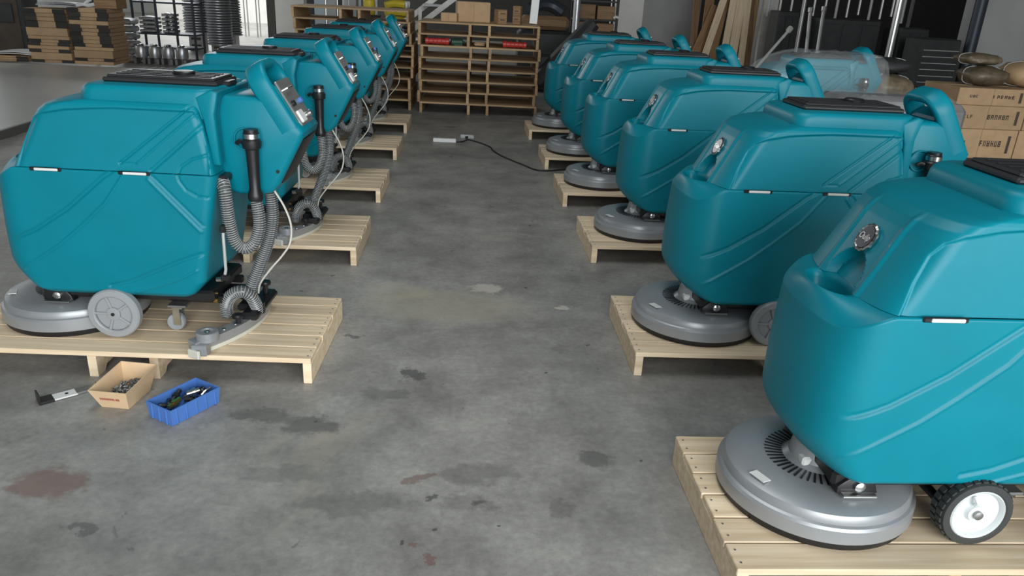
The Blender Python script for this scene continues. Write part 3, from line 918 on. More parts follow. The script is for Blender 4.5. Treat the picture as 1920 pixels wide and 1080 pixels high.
#@@BACKGROUND
# ------------------------------------------------------------------ things on the floor near the camera
def open_bin(name, L0, W0, L1, W1, h, th, m, back=None):
    """tapered open tray: bottom L0 x W0, top L1 x W1 (L along y)"""
    mb = MB()
    def rect(l, w, z, off=0): return [(-w / 2 + off, -l / 2 + off, z), (w / 2 - off, -l / 2 + off, z), (w / 2 - off, l / 2 - off, z), (-w / 2 + off, l / 2 - off, z)]
    rg = [rect(L0, W0, 0), rect(L1, W1, h), rect(L1, W1, h, th), rect(L0, W0, th, th)]
    if back:
        for q in (1, 2):
            for i in (2, 3): rg[q][i] = (rg[q][i][0], rg[q][i][1], h + back)
    v, f = loft(rg); f.append((3, 2, 1, 0)); f.append((12, 13, 14, 15))
    mb.add(v, f)
    return mb

def print_marks(n, w_, h_, seed):
    """a line of unreadable block print, letter-like strokes, in the x-z plane facing -y"""
    rnd = random.Random(seed); m = MB(); cw = w_ / n
    for k in range(n):
        x0 = -w_ / 2 + k * cw
        m.box((x0 + cw * .2, 0, 0), (cw * .24, .0008, h_))
        if rnd.random() < .8: m.box((x0 + cw * .68, 0, 0), (cw * .2, .0008, h_ * rnd.choice((1, 1, .6))))
        for zz in (-.4, 0, .4):
            if rnd.random() < .6: m.box((x0 + cw * .45, 0, h_ * zz), (cw * .5, .0008, h_ * .2))
    return m

cb = empty('parts_carton', (-1.225, 2.60, .0005), R(-9))
tag(cb, 'open buff cardboard tray of screws with red print, on the floor', 'carton')
open_bin('tray', .145, .105, .215, .145, .085, .003, 'binboard', .012).build('tray', 'binboard', cb, 0)
pm = print_marks(10, .075, .011, 3).build('red_print', 'print_red', cb, 0)
pm.location = (-.003, -.0928, .046); pm.rotation_euler = (R(22.4), 0, 0)
hs = MB(); rr = random.Random(5)
for k in range(150):
    x, y = rr.uniform(-.045, .045), rr.uniform(-.06, .065)
    z = .022 + rr.uniform(0, .03) * (1 - (x / .06) ** 2)
    rot = Matrix.Rotation(rr.uniform(0, 6), 3, 'Z') @ Matrix.Rotation(rr.uniform(-1, 1), 3, 'Y')
    d = rot @ Vector((.009, 0, 0)); hs.tube([(x - d.x, y - d.y, z - d.z), (x + d.x, y + d.y, z + d.z)], .0032, 5)
    hs.tube([(x + d.x, y + d.y, z + d.z), (x + d.x * 1.4, y + d.y * 1.4, z + d.z * 1.4)], .006, 6)
ho = hs.build('screw_heap', 'dull', None, 0); ho.location = cb.location; ho.rotation_euler = cb.rotation_euler
tag(ho, 'heap of small metal screws inside the buff cardboard tray', 'screws', kind='stuff')

bb = empty('parts_bin', (-.985, 2.525, .0005), R(-33))
tag(bb, 'small blue plastic parts bin holding hose fittings, on the floor', 'bin')
open_bin('tray', .27, .16, .285, .175, .085, .005, 'blue').build('tray', 'blue', bb, 0)
BS = .76
bb.scale = (BS, BS, BS)
for sx in (-1, 1):
    for k in range(5):
        MB().box((sx * .0855, -.11 + k * .055, .042), (.006, .008, .078), .001).build('rib', 'blue', bb, 0)
for k in range(3):
    MB().box((-.05 + .05 * k, -.1405, .042), (.008, .006, .078), .001).build('rib', 'blue', bb, 0)
fit = [('elbow_fitting', 'black', -.04, -.06, 20), ('elbow_fitting', 'black', .03, .02, 110), ('elbow_fitting', 'black', -.035, .04, 200), ('elbow_fitting', 'black', .04, .09, 60), ('elbow_fitting', 'black', -.02, .10, 300)]
for i, (n_, m_, x, y, a) in enumerate(fit):
    mb = MB().tube(smooth_path([(-.035, 0, 0), (-.01, 0, 0), (0, 0, .004), (.004, .012, .006), (.004, .035, .006)], 4), .012, 10).lathe([(.016, -.004), (.016, .006)], (-.034, 0, 0), 'x', 10)
    o = mb.build(n_, m_)
    q = Matrix.Rotation(R(-33), 3, 'Z') @ Vector((x * BS, y * BS, 0)); o.location = (bb.location.x + q.x, bb.location.y + q.y, .030 + .006 * (i % 2)); o.rotation_euler = (R(8 * i), 0, R(a)); o.scale = (BS, BS, BS)
    tag(o, 'black plastic elbow fitting lying in the blue parts bin', 'fitting', 'black elbow fittings in the blue bin')
def in_bin(name, mb, m, x, y, z, rz, label, cat):
    o = mb.build(name, m); q = Matrix.Rotation(R(-33), 3, 'Z') @ Vector((x * BS, y * BS, 0)); z *= .82; o.scale = (BS, BS, BS)
    o.location = (bb.location.x + q.x, bb.location.y + q.y, z); o.rotation_euler = (0, R(-12), R(rz)); return tag(o, label, cat)
in_bin('brass_fitting', MB().lathe([(.012, -.035), (.012, -.012), (.017, -.010), (.017, .012), (.013, .014), (.013, .036)], (0, 0, 0), 'x', 6), 'brass', .0, -.055, .056, 60, 'brass hex fitting on top in the blue parts bin', 'fitting')
in_bin('chrome_fitting', MB().lathe([(.016, -.03), (.016, -.005), (.020, -.003), (.020, .012), (.014, .014), (.014, .03)], (0, 0, 0), 'x', 12), 'silver', -.005, .06, .062, 20, 'bright chrome fitting at the back of the blue parts bin', 'fitting')
in_bin('silver_clip', MB().tube(smooth_path([(-.03, 0, 0), (.0, .008, .004), (.03, 0, .01)], 4), .006, 6), 'silver', .06, .085, .070, 50, 'thin silver clip against the right wall of the blue bin', 'clip')
in_bin('pipe_union', MB().cyl((-.04, 0, 0), (.04, 0, 0), .011, n=10).lathe([(.017, -.01), (.017, .01)], (0, 0, 0), 'x', 10), 'black', -.045, -.01, .060, 80, 'black straight pipe union along the left of the blue bin', 'fitting')

bk = empty('metal_bracket', (-1.445, 2.62, .0005), R(38))
tag(bk, 'black and white metal bracket lying on the floor left of the tray', 'bracket')
MB().box((-.075, 0, .005), (.05, .055, .01), .002).box((-.098, 0, .022), (.006, .055, .04), .001).build('black_foot', 'black', bk)
MB().box((-.012, 0, .005), (.08, .048, .006), .001).build('white_plate', 'white', bk)
MB().lathe([(.006, .008), (.006, .0095)], (-.005, 0, 0), n=12).build('bolt_hole', 'black', bk)
MB().box((.065, 0, .005), (.08, .042, .008), .001).build('tail_strip', 'dull', bk)
sm = MB().cyl((0, 0, 0), (.018, 0, 0), .0025, n=6).cyl((.018, 0, 0), (.021, 0, 0), .005, n=8).build('brass_screw', 'brass')
rr = random.Random(9)
for k in range(16):
    o = sm if k == 0 else sm.copy()
    if k: COL.objects.link(o)
    o.location = (-1.35 + rr.uniform(-.05, .06), 2.70 + rr.uniform(-.05, .06), .0055); o.rotation_euler = (0, 0, rr.uniform(0, 6))
    tag(o, 'tiny brass screw spilled on the floor behind the cardboard tray', 'screw', 'brass screws spilled by the tray')

# extension lead in the aisle
ps = empty('power_strip', (-.14, 7.98, .0005), R(-2))
tag(ps, 'white power strip lying in the aisle before the pallet stack', 'power strip')
MB().box((0, 0, .02), (.24, .055, .04), .006).build('housing', 'white', ps)
for k in range(4): MB().box((-.08 + .05 * k, 0, .0402), (.02, .02, .002), 0).build('socket', 'palegrey', ps, 0)
pg = empty('plug_adapter', (.10, 8.24, .0005), R(-12))
tag(pg, 'small pale grey plug adapter on the floor beside the power strip', 'adapter')
MB().box((0, 0, .02), (.15, .05, .04), .008).build('housing', 'palegrey', pg)
MB().box((.0, -.035, .018), (.03, .03, .025), .005).build('black_plug', 'black', pg)
cpts = [(-.02, 7.985), (.04, 8.0), (.10, 8.12), (.14, 8.10), (.24, 7.96), (.33, 7.76), (.36, 7.55), (.45, 7.28), (.60, 6.98), (.70, 6.78), (.80, 6.75), (.92, 6.80), (1.05, 6.86)]
o = MB().tube(smooth_path([(x, y, .0075) for x, y in cpts], 6), .007, 8).build('power_cable', 'cable')
tag(o, 'black power cable curving across the floor to the right pallets', 'cable')

# ------------------------------------------------------------------ pallet stacks behind the rows
sp0 = make_pallet('stacked_pallet', 1.50, .95, 'wood2', 7, .139)
for ch in list(sp0.children):
    if ch.name.startswith('nail'): bpy.data.objects.remove(ch)
rr = random.Random(2)
nth = ['bottom', 'second', 'third', 'fourth', 'fifth', 'sixth', 'seventh', 'top']
for k in range(8):
    p = sp0 if k == 0 else copy_tree(sp0)
    p.location = (.245 + rr.uniform(-.02, .025), 10.36 + rr.uniform(-.02, .02), .0005 + .139 * k)
    p.rotation_euler = (0, 0, R(-1.5 + rr.uniform(-1.2, 1.2) + (180 if k % 3 == 1 else 0)))
    if k == 7: p.location.x += .02
    lb = ('%s pallet of the stack at the aisle end' % nth[k]) if k in (0, 7) else ('%s pallet from the floor in the stack at the aisle end' % nth[k])
    tag(p, 'worn wooden ' + lb, 'pallet', 'pallets in the stack at the aisle end')
nth2 = ['bottom', 'second', 'third', 'fourth', 'fifth', 'sixth', 'seventh', 'eighth', 'top']
for k in range(9):
    p = copy_tree(sp0); p.scale = (.96, 1, .97)
    p.location = (-1.325 + rr.uniform(-.03, .03), 10.55 + rr.uniform(-.03, .03), .0005 + .135 * k)
    p.rotation_euler = (0, 0, R(-1 + rr.uniform(-1.2, 1.2) + (180 if k % 2 else 0)))
    if k == 8: p.location.x += -.03
    lb = '%s pallet' % nth2[k] + ('' if k in (0, 8) else ' from the floor') + ' in the stack behind the left row'
    tag(p, 'worn wooden ' + lb, 'pallet', 'pallets in the stack behind the left row')
ZB = .139 * 6 + .001      # deck that carries the red tools
def red_tool(loc, rz, label):
    r_ = empty('red_cylinder', loc, rz)
    MB().lathe([(.02, -.15), (.038, -.148), (.040, -.11), (.032, -.10), (.036, .0), (.038, .10), (.044, .105), (.044, .145), (.03, .15)], (0, 0, .046), 'x', 16).build('body', 'red', r_)
    MB().lathe([(.016, -.152), (.016, -.150)], (0, 0, .046), 'x', 12).build('bore', 'black', r_)
    for q in (-.05, 0, .05): MB().lathe([(.039, q - .006), (.041, q), (.039, q + .006)], (0, 0, .046), 'x', 16).build('rib', 'red', r_)
    return tag(r_, label, 'red part')
red_tool((-.29, 9.98, ZB), R(8), 'red ribbed cylinder part in the pallet stack, left side')
red_tool((.68, 9.97, ZB), R(176), 'red ribbed cylinder part in the pallet stack, right side')
gm = empty('green_motor', (-.03, 10.02, ZB), R(10))
MB().lathe([(.02, -.09), (.04, -.085), (.042, .05), (.03, .06), (.012, .062), (.012, .09)], (0, 0, .043), 'x', 16).build('body', 'green', gm)
MB().box((0, 0, .008), (.11, .07, .012), .002).build('foot', 'green', gm)
tag(gm, 'dark green small motor between the pallets beside the red cylinder', 'motor')
wo = MB()
for k in range(9):
    a = rr.uniform(-.3, .3)
    wo.box((.24 + .006 * rr.uniform(-3, 3), 10.0 + .012 * k, ZB + .02 + .008 * (k % 4)), (.12, .018, .012), .001, Matrix.Rotation(a, 3, 'Z'))
tag(wo.build('wood_offcuts', 'wood2', None, 0), 'loose wood offcuts in the pallet stack between the red parts', 'offcuts', kind='stuff')
ZT = .139 * 8 + .001
def carton(name, loc, dims, rz, label, group=None, m='card', cat='carton', tape=True):
    c_ = empty(name, loc, rz); w_, d_, h_ = dims
    MB().box((0, 0, h_ / 2), (w_, d_, h_), .004).build('box', m, c_, 0)
    if tape:
        MB().box((0, 0, h_ + .0006), (w_ * .98, .05, .001)).build('tape', 'binboard', c_, 0)
        MB().box((0, -d_ / 2 - .0006, h_ * .5), (.002, .001, h_ * .96)).build('flap_seam', 'print_dark', c_, 0)
    return tag(c_, label, cat, group)
carton('cardboard_box', (.15, 10.45, ZT), (.42, .36, .24), R(4), 'brown cardboard box standing on the aisle-end pallet stack')
carton('cardboard_box', (-.14, 10.18, ZT), (.2, .16, .10), R(-8), 'small brown box on the pallet stack before the larger box')
def timber_block(loc, rz, ry, dims, label):
    b_ = empty('timber_block', loc, rz); b_.rotation_euler = (0, ry, rz)
    MB().box((0, 0, dims[2] / 2), dims, .004).build('block', 'wood3', b_, 0)
    for k in (-1, 1): MB().box((0, -dims[1] / 2 - .001, dims[2] * (.5 + .22 * k)), (dims[0] * .5, .004, .012)).build('slot', 'print_dark', b_, 0)
    return tag(b_, label, 'timber')
timber_block((.50, 10.2, ZT), R(20), 0, (.12, .14, .17), 'square brown timber block upright on the aisle-end pallet stack')
timber_block((.72, 10.3, ZT), R(-15), 0, (.10, .12, .22), 'tall brown timber block on the pallet stack beside the white board')
o = MB().box((0, 0, .62), (.10, .03, 1.24), .003).build('white_board', 'white'); o.location = (.93, 10.33, ZT + .012); o.rotation_euler = (R(-8), R(4), 0)
tag(o, 'narrow white board leaning upright on the pallet stack end', 'board')
# white stair rails behind the stacks
rl = empty('stair_rail', (0, 0, 0)); tag(rl, 'pale steel stair with two sloping rails behind the pallet stacks', 'stair')
a0, a1 = at(770, 32, 12.6), at(812, 0, 12.6); b0, b1 = at(792, 42, 12.2), at(848, 0, 12.2)
rl.location = (b0.x - .1, 12.4, 0)
def ext(p, q, zt): t = (zt - p.z) / (q.z - p.z); return p + (q - p) * t
for p, q in ((a0, a1), (b0, b1)):
    p0 = ext(p, q, .05); p1 = ext(p, q, 2.4); of = Vector(rl.location)
    MB().tube([p0 - of, p1 - of], .055, 4, rot0=math.pi / 4).build('stringer_rail', 'postwhite', rl, 0)
pa, pb = ext(a0, a1, .4), ext(b0, b1, .4)
for k in range(8):
    zz = .25 + k * .25; p, q = ext(a0, a1, zz) - of, ext(b0, b1, zz) - of
    MB().box(((p.x + q.x) / 2, (p.y + q.y) / 2, zz), (abs(q.x - p.x) + .1, abs(q.y - p.y) + .05, .03)).build('tread', 'palegrey', rl, 0)
MB().box((.05, .1, .6), (.05, .05, 1.2)).build('support_leg', 'postwhite', rl, 0)

# ------------------------------------------------------------------ left background
pf = empty('floor_platform', (-8.6, 8.2, .0005)); tag(pf, 'low white painted steel platform along the left side', 'platform')
MB().box((0, 0, .045), (8.8, 9.0, .09), .004).build('deck_plate', 'platform', pf, 0)
MB().box((4.405, 0, .04), (.012, 9.0, .075)).build('edge_shade_strip', 'dull', pf, 0)  # darker strip over the side face puts the platform edge's shade into colour
ZP = .0915
def flat_carton(x, y, z, w_, d_, h_, pads, label, group, rz=0):
    c_ = empty('flat_carton', (x, y, z), rz)
    MB().box((0, 0, h_ / 2), (w_, d_, h_ - .003), .003).build('box', 'card', c_, 0)
    if pads:
        for sx in (-1, 1):
            MB().box((sx * w_ * .36, -d_ / 2 - .004, h_ / 2), (w_ * .29, .010, h_ - .004), 0).build('dark_end_panel', 'carddark', c_, 0)
    return tag(c_, label, 'carton', group)
Yc = 12.9
def zpx(px, py, y): return at(px, py, y).z
colB = [(136, 143.5, 1), (119, 136, 0), (111, 119, 1), (103, 111, 0), (95.5, 103, 1), (88, 95.5, 1), (80, 88, 0), (61, 80, 0), (45, 61, 1), (36, 45, 1), (27, 36, 1), (17, 27, 1)]
colC = [(138, 146, 0), (131, 138, 1), (113, 131, 0), (105, 113, 0), (97, 105, 1), (88, 97, 1), (79, 88, 1), (70, 79, 1), (62, 70, 1), (54, 62, 1), (44, 54, 0), (36, 44, 1), (26, 36, 1), (16, 26, 1)]
colA = [(129, 138, 1), (117, 129, 1), (105, 117, 1)]
words = ['bottom', 'second lowest', 'third lowest', 'fourth lowest', 'fifth lowest', 'sixth lowest', 'seventh lowest', 'eighth lowest', 'ninth lowest', 'tenth lowest', 'eleventh lowest', 'twelfth lowest', 'thirteenth lowest', 'top']
rr = random.Random(4)
for nm, colm, pxa, pxb, wh in (('left low', colA, -22, 54, .62), ('middle', colB, 58, 134, .62), ('right tall', colC, 140, 212, .62)):
    zb = ZP
    tot = zpx((pxa + pxb) / 2, colm[-1][0], Yc) - ZP
    tp = sum(b - a for a, b, _ in colm)
    for i, (a, b, pad) in enumerate(colm):
        h_ = tot * (b - a) / tp
        xm = at((pxa + pxb) / 2, 120, Yc).x; w_ = at(pxb, 120, Yc).x - at(pxa, 120, Yc).x
        wd = words[i] if i < len(colm) - 1 else 'top'
        flat_carton(xm + rr.uniform(-.02, .02), Yc + .35 + rr.uniform(-.02, .02), zb, w_, .62, h_, pad, '%s flat brown carton in the %s carton column' % (wd, nm), 'cartons in the %s column' % nm)
        zb += h_
# loose sheets on the carton columns
def sheet_pile(x, y, z, w_, d_, n, m, label, cat, thick=.012):
    p = empty('sheet_pile', (x, y, z)); r_ = random.Random(int(x * 100))
    for k in range(n):
        vv = []; nn = 10; sg = r_.uniform(.0, .02)
        o = MB()
        for i in range(nn):
            u = i / (nn - 1) - .5
            zz = k * (thick + .006) + .02 * (1 - 4 * u * u) * (1 if k else .6)
            for yy in (-d_ / 2, d_ / 2):
                for q in (0, thick): vv.append((u * w_ + r_.uniform(-.0, .0) + k * .015, yy, zz + q))
        ff = []
        for i in range(nn - 1):
            a, b = i * 4, i * 4 + 4; ff += [(a, a + 2, b + 2, b), (a + 1, b + 1, b + 3, a + 3), (a, b, b + 1, a + 1), (a + 2, a + 3, b + 3, b + 2)]
        ff += [(0, 1, 3, 2), (nn * 4 - 4, nn * 4 - 2, nn * 4 - 1, nn * 4 - 3)]
        o.add(vv, ff).build('sheet', m, p, 40)
    return tag(p, label, cat)
zB = zpx(96, 17, Yc) + .04
sheet_pile(at(100, 17, Yc).x, Yc + .35, zB, .62, .5, 3, 'alu', 'curved silver sheets lying on the middle carton column', 'metal sheets')
sheet_pile(at(20, 90, Yc).x - .05, Yc + .35, zpx(16, 105, Yc) + .014, .62, .5, 2, 'white', 'pale sheets lying on the left low carton column', 'sheets')
zC = zpx(176, 16, Yc) + .002
o = MB().tube(smooth_path([(-.14, 0, .03), (-.05, .02, .05), (.05, -.02, .04), (.13, .01, .06)], 6), [.028] * 19, 8).tube(smooth_path([(-.02, .0, .05), (.04, .0, .10), (.10, .0, .12)], 6), .02, 8).build('white_bracket_part', 'white')
o.location = (at(160, 16, Yc).x, Yc + .02, zC); tag(o, 'white moulded part on the right tall carton column', 'part')
carton('dark_brown_box', (at(190, 16, Yc).x, Yc + .35, zC), (.34, .4, .22), 0, 'dark brown box on the right tall carton column', None, 'wood3', 'box', False)
# dark machinery at the far left
dm = empty('machine_cover', (at(14, 60, 14.2).x, 14.4, .0005)); tag(dm, 'dark brown machine housing behind the left carton column', 'machine')
MB().box((0, 0, .55), (.62, .6, 1.08), .03).build('housing', 'darkbrown', dm, 0)
MB().box((.36, -.1, .5), (.10, .5, 1.0), .02).build('black_door', 'tarp', dm, 0)
MB().box((0, -.31, .75), (.4, .02, .3), .005).build('front_panel', 'tarp', dm, 0)
wt = empty('work_table', (at(30, 18, 14.0).x, 14.5, .0005)); tag(wt, 'pale steel work table behind the carton columns', 'table')
MB().box((0, -.1, 1.27), (2.6, .9, .05), .005).build('table_top', 'alu', wt, 0)
for sx in (-1, 1):
    for sy in (-1, 1): MB().box((sx * 1.24, -.1 + sy * .4, .62), (.05, .05, 1.24), 0).build('leg', 'steelblue', wt, 0)
# storage rack with silver parts
Yr = 15.2
x0, x1 = at(249, 30, Yr).x, at(362, 30, Yr).x
rk = empty('parts_rack', ((x0 + x1) / 2, Yr + .25, .0005)); tag(rk, 'dark blue steel rack of silver parts beside the cartons', 'rack')
hw_ = (x1 - x0) / 2
zs1 = zpx(300, 64, Yr); zs2 = zpx(300, 5, Yr)
for xx in (-hw_, -hw_ + .42, hw_ - .32, hw_):
    for yy in ((-.25, .25) if abs(xx) == hw_ else (-.25,)): MB().box((xx, yy, .8), (.035, .035, 1.6), 0).build('post', 'steelblue', rk, 0)
for zz in (.2, zs1, zs2): MB().box((0, 0, zz), (2 * hw_ + .04, .54, .03), 0).build('shelf', 'steelblue', rk, 0)
rr = random.Random(11)
pc = MB().box((0, 0, .03), (.32, .32, .05), .012).lathe([(.10, .055), (.11, .062), (.06, .07)], (0, 0, 0), n=12).build('silver_casting', 'alu')
k = 0
for bay, (bx0, bx1) in enumerate(((-hw_ + .05, -hw_ + .38), (-hw_ + .48, hw_ - .38))):
    nx_ = 1 if bay == 0 else 2
    for c_ in range(nx_):
        for lv in range(5 if bay else 4):
            o = pc if k == 0 else pc.copy()
            if k: COL.objects.link(o)
            k += 1
            xx = (bx0 + bx1) / 2 if nx_ == 1 else bx0 + (c_ + .5) * (bx1 - bx0) / 2
            sc = min(1, (bx1 - bx0) / nx_ / .36)
            o.scale = (sc, 1, 1)
            o.location = (rk.location.x + xx, rk.location.y - .03 + rr.uniform(-.02, .02), zs1 + .017 + lv * .072); o.rotation_euler = (0, 0, 0)
            tag(o, 'silver cast part on the blue rack, %s pile, %s' % (['left', 'middle', 'right'][bay + c_], ['lowest', 'second up', 'third up', 'fourth up', 'fifth up'][lv]), 'casting', 'silver castings on the rack')
for k in range(6):   # stack of pale parts at the rack's left end
    o = MB().box((0, 0, .06), (.22, .4, .10), .03).box((-.06, -.18, .06), (.06, .08, .05), .015).build('pale_part', 'alu'); o.location = (at(236, 40, 14.4).x, 14.5, .35 + k * .2)
    o.location.z = .0005 + k * .125
    tag(o, '%s silver moulded part in the stack between cartons and rack' % ['lowest', 'second lowest', 'third lowest', 'third highest', 'second highest', 'highest'][k], 'part', 'silver parts stacked beside the cartons')
# motors on the floor
for k, px in enumerate((252, 278, 304, 330)):
    p = at(px, 100, 14.0); m_ = empty('electric_motor', (p.x, 14.3, .0005))
    MB().lathe([(.05, .10), (.10, .11), (.105, .15), (.105, .27), (.09, .30), (.04, .31)], (0, 0, 0), n=24).build('body', 'alu', m_)
    MB().lathe([(.06, .31), (.05, .335), (.02, .34)], (0, 0, 0), n=16).build('end_cap', 'silver', m_)
    for sx in (-1, 1): MB().box((sx * .075, -.02, .05), (.05, .2, .10), .006).build('foot', 'dull', m_)
    tag(m_, ['silver electric motor nearest the carton columns, on the floor', 'silver electric motor second from the carton columns', 'silver electric motor third from the carton columns', 'silver electric motor nearest the stacked rings'][k], 'motor', 'electric motors on the floor')
# stacks of aluminium rings
rg = MB().lathe([(.17, .0), (.245, .0), (.262, .012), (.262, .022), (.245, .036), (.20, .052), (.17, .052), (.16, .03)], n=36, cap0=False, cap1=False)
rg.f += [tuple(q) for q in [((7 * 36 + k), (7 * 36 + (k + 1) % 36), (k + 1) % 36, k) for k in range(36)]]
ORD = 'first second third fourth fifth sixth seventh eighth ninth tenth eleventh twelfth thirteenth fourteenth fifteenth sixteenth seventeenth eighteenth nineteenth twentieth twentyfirst twentysecond twentythird twentyfourth'.split()
r0 = rg.build('aluminium_ring', 'alu'); firstr = True
for nm, px, y, base, n_ in (('front', 414, 17.0, 84, 24), ('middle', 371, 17.4, 62, 20), ('rear', 432, 18.2, 66, 20)):
    p = at(px, base, y); zb = max(.02, p.z)
    bp = empty('ring_pedestal', (p.x, y, .0005)); zb = max(zb, .14)
    MB().box((0, 0, zb / 2), (.30, .30, zb - .002), .006).build('block', 'alu', bp, 0)
    for q in range(2): MB().box((0, -.151, zb * (.3 + .4 * q)), (.2, .004, .05)).build('slot', 'print_dark', bp, 0)
    tag(bp, 'short steel block under the %s stack of aluminium rings' % nm, 'base')
    for k in range(n_):
        o = r0 if firstr else r0.copy()
        if not firstr: COL.objects.link(o)
        firstr = False
        o.location = (p.x + rr.uniform(-.008, .008), y + rr.uniform(-.008, .008), zb + .0005 + k * .0525)
        tag(o, 'shiny aluminium ring, %s of the %s ring stack' % ('bottom one' if k == 0 else 'top one' if k == n_ - 1 else ORD[k] + ' up', nm), 'ring', 'aluminium rings in the %s stack' % nm)
# grey folded brackets laid out behind the second left scrubber
for row_, (py, Yg) in enumerate(((131, 11.2), (120, 12.0), (111, 12.8))):
    for k in range(7):
        p = at(248 + k * 15 + row_ * 6, py, Yg)
        if k == 0 and row_ == 0: gb = MB().box((0, 0, .02), (.10, .42, .012), .002, Matrix.Rotation(R(14), 3, 'Y')).box((.045, 0, .04), (.010, .42, .075), .002).build('sheet_bracket', 'palegrey'); o = gb
        else: o = gb.copy(); COL.objects.link(o)
        o.location = (p.x, Yg, .0135); o.rotation_euler = (0, 0, R(-5))
        tag(o, 'grey folded sheet bracket, %s row, %s from the cartons' % (['front', 'middle', 'rear'][row_], ['first', 'second', 'third', 'fourth', 'fifth', 'sixth', 'seventh'][k]), 'bracket', 'grey folded brackets on the floor')
# columns, far door frame and stand
def column(name, px0, px1, y, m, d=.4, base=None):
    xa, xb = at(px0, 20, y).x, at(px1, 20, y).x
    o = MB().box(((xa + xb) / 2, y + d / 2, 3.5), (xb - xa, d, 7)).build(name, m, None, 0)
    return tag(o, kind='structure')
column('column_dark', 500, 514, 21.8, 'dark')
column('column_white', 516, 570, 21.5, 'wallwhite', .6)
o = MB().box((0, 0, 1.2), (6.4, .12, 2.4)).build('wall_yard', 'wallwhite', None, 0); o.location = (-7.6, 29.5, 0); tag(o, kind='structure')
ws = empty('wire_stand', (at(466, 40, 22).x, 22.4, .0005)); tag(ws, 'thin white wire stand on the bright floor beyond the rings', 'stand')
for sx in (-.16, .16):
    for sy in (-.16, .16): MB().cyl((sx, sy, 0), (sx, sy, 1.5), .018, n=6).build('leg', 'white', ws)
MB().box((0, 0, 1.26), (.36, .36, .03)).build('shelf', 'white', ws, 0)
# standing panels behind the left stack
for i, (pa_, pb_, y, m, lb) in enumerate(((576, 590, 15.2, 'tarp', 'dark grey narrow panel left of the pale blue sheet'), (590, 610, 15.0, 'lightblue', 'pale blue upright sheet behind the left pallet stack'), (612, 632, 15.3, 'palegrey', 'mottled grey panel right of the pale blue sheet'),
                                        (634, 642, 15.1, 'tarp', 'black narrow panel behind the left pallet stack'), (645, 653, 15.0, 'palegrey', 'thin pale grey upright right of the black panel'), (655, 668, 15.1, 'wallgrey', 'wide grey upright beside the yellow drum'), (673, 678, 15.0, 'palegrey', 'thinnest pale upright next to the yellow drum'), (701, 708, 15.2, 'postwhite', 'pale upright between the yellow drum and yellow parts'))):
    xa, xb = at(pa_, 20, y).x, at(pb_, 20, y).x
    o = MB().box((0, 0, .95), (xb - xa, .05, 1.9), .004).build('standing_panel', m, None, 0); o.location = ((xa + xb) / 2, y, .0005); tag(o, lb, 'panel', 'panels standing behind the left stack')
p = at(692, 28, 11.7)
yd = empty('yellow_drum', (p.x, 11.75, .0005)); tag(yd, 'yellow plastic drum on a stand behind the left pallet stack', 'drum')
MB().box((0, 0, p.z / 2), (.3, .3, p.z)).build('stand', 'tarp', yd, 0)
MB().lathe([(.075, 0), (.085, .02), (.085, .19), (.06, .215), (.05, .22)], (0, 0, p.z + .001), n=20).build('body', 'yellow', yd)
MB().lathe([(.03, .22), (.03, .25)], (0, 0, p.z + .001), n=10).build('cap', 'white', yd)
cz = at(745, 50, 13.0).z
for i in range(7):
    p = at(746, 44, 13.0)
    o = empty('yellow_moulding', (p.x + .02 * (i % 3 - 1), 13.02 + (.21 * (i % 2) if i < 6 else .1), cz + .04 + .125 * (i // 2)))
    MB().tube(smooth_path([(-.20, 0, .02), (-.10, .03, .05), (.02, 0, .055), (.12, -.02, .045)], 5), .055, 8).build('body', 'yellow', o)
    MB().lathe([(.058, .12), (.05, .16), (.02, .165)], (0, -.02, .045), 'x', 10).build('pale_end', 'white', o)
    tag(o, '%s yellow moulded part with a pale end in the yellow pile' % ['bottom front', 'bottom rear', 'second row front', 'second row rear', 'third row front', 'third row rear', 'topmost'][i], 'yellow part', 'yellow mouldings piled behind the left stack')
p = at(745, 50, 13.0)
o = MB().box((0, 0, p.z / 2), (.5, .5, p.z - .002), .01).build('storage_block', 'tarp', None, 0); o.location = (p.x, 13.15, .0005); tag(o, 'dark storage crate under the yellow mouldings', 'crate')

# ------------------------------------------------------------------ centre and right background
o = MB().box((0, 0, 1.5), (20.5, .15, 3.0)).build('wall_inner', 'dark', None, 0); o.location = (7.0, 25.5, 0); tag(o, kind='structure')
def partition(name, px0, px1, y, m, d=.15, h=3.2):
    xa, xb = at(px0, 30, y).x, at(px1, 30, y).x
    o = MB().box(((xa + xb) / 2, y + d / 2, h / 2), (xb - xa, d, h)).build(name, m, None, 0); return tag(o, kind='structure')
partition('wall_partition', 1146, 1205, 19.0, 'wallwhite')
partition('wall_partition_grey', 1205, 1312, 19.2, 'wallgrey')
partition('wall_right_front', 1822, 2300, 13.6, 'wallgrey', .25)
# bench with tarp behind the aisle-end stack
tb = empty('covered_bench', (at(1025, 60, 13.6).x, 13.9, .0005)); tag(tb, 'dark covered bench right of the aisle-end pallet stack', 'bench')
MB().box((0, 0, .45), (.95, .6, .90), .05).build('cover', 'tarp', tb, 0)
MB().box((-.02, -.02, 1.03), (.82, .5, .22), .06).build('brown_blanket', 'wood3', tb, 0)
MB().tube(smooth_path([(-.3, -.1, 1.22), (-.1, 0, 1.32), (.12, .05, 1.30), (.3, 0, 1.2)], 6), .11, 10).build('rolled_tarp', 'steelblue', tb)
hb = empty('black_hose_reel', (at(1068, 110, 12.2).x, 12.6, .0005)); tag(hb, 'black slanting tarpaulin roll beside the grey post', 'tarpaulin')
MB().tube([(-.45, 0, .15), (0, .02, .62), (.40, .05, 1.1)], [.14, .17, .12], 10).build('roll', 'tarp', hb)
MB().box((-.1, .2, .3), (.8, .4, .6), .05).build('base_bag', 'tarp', hb, 0)
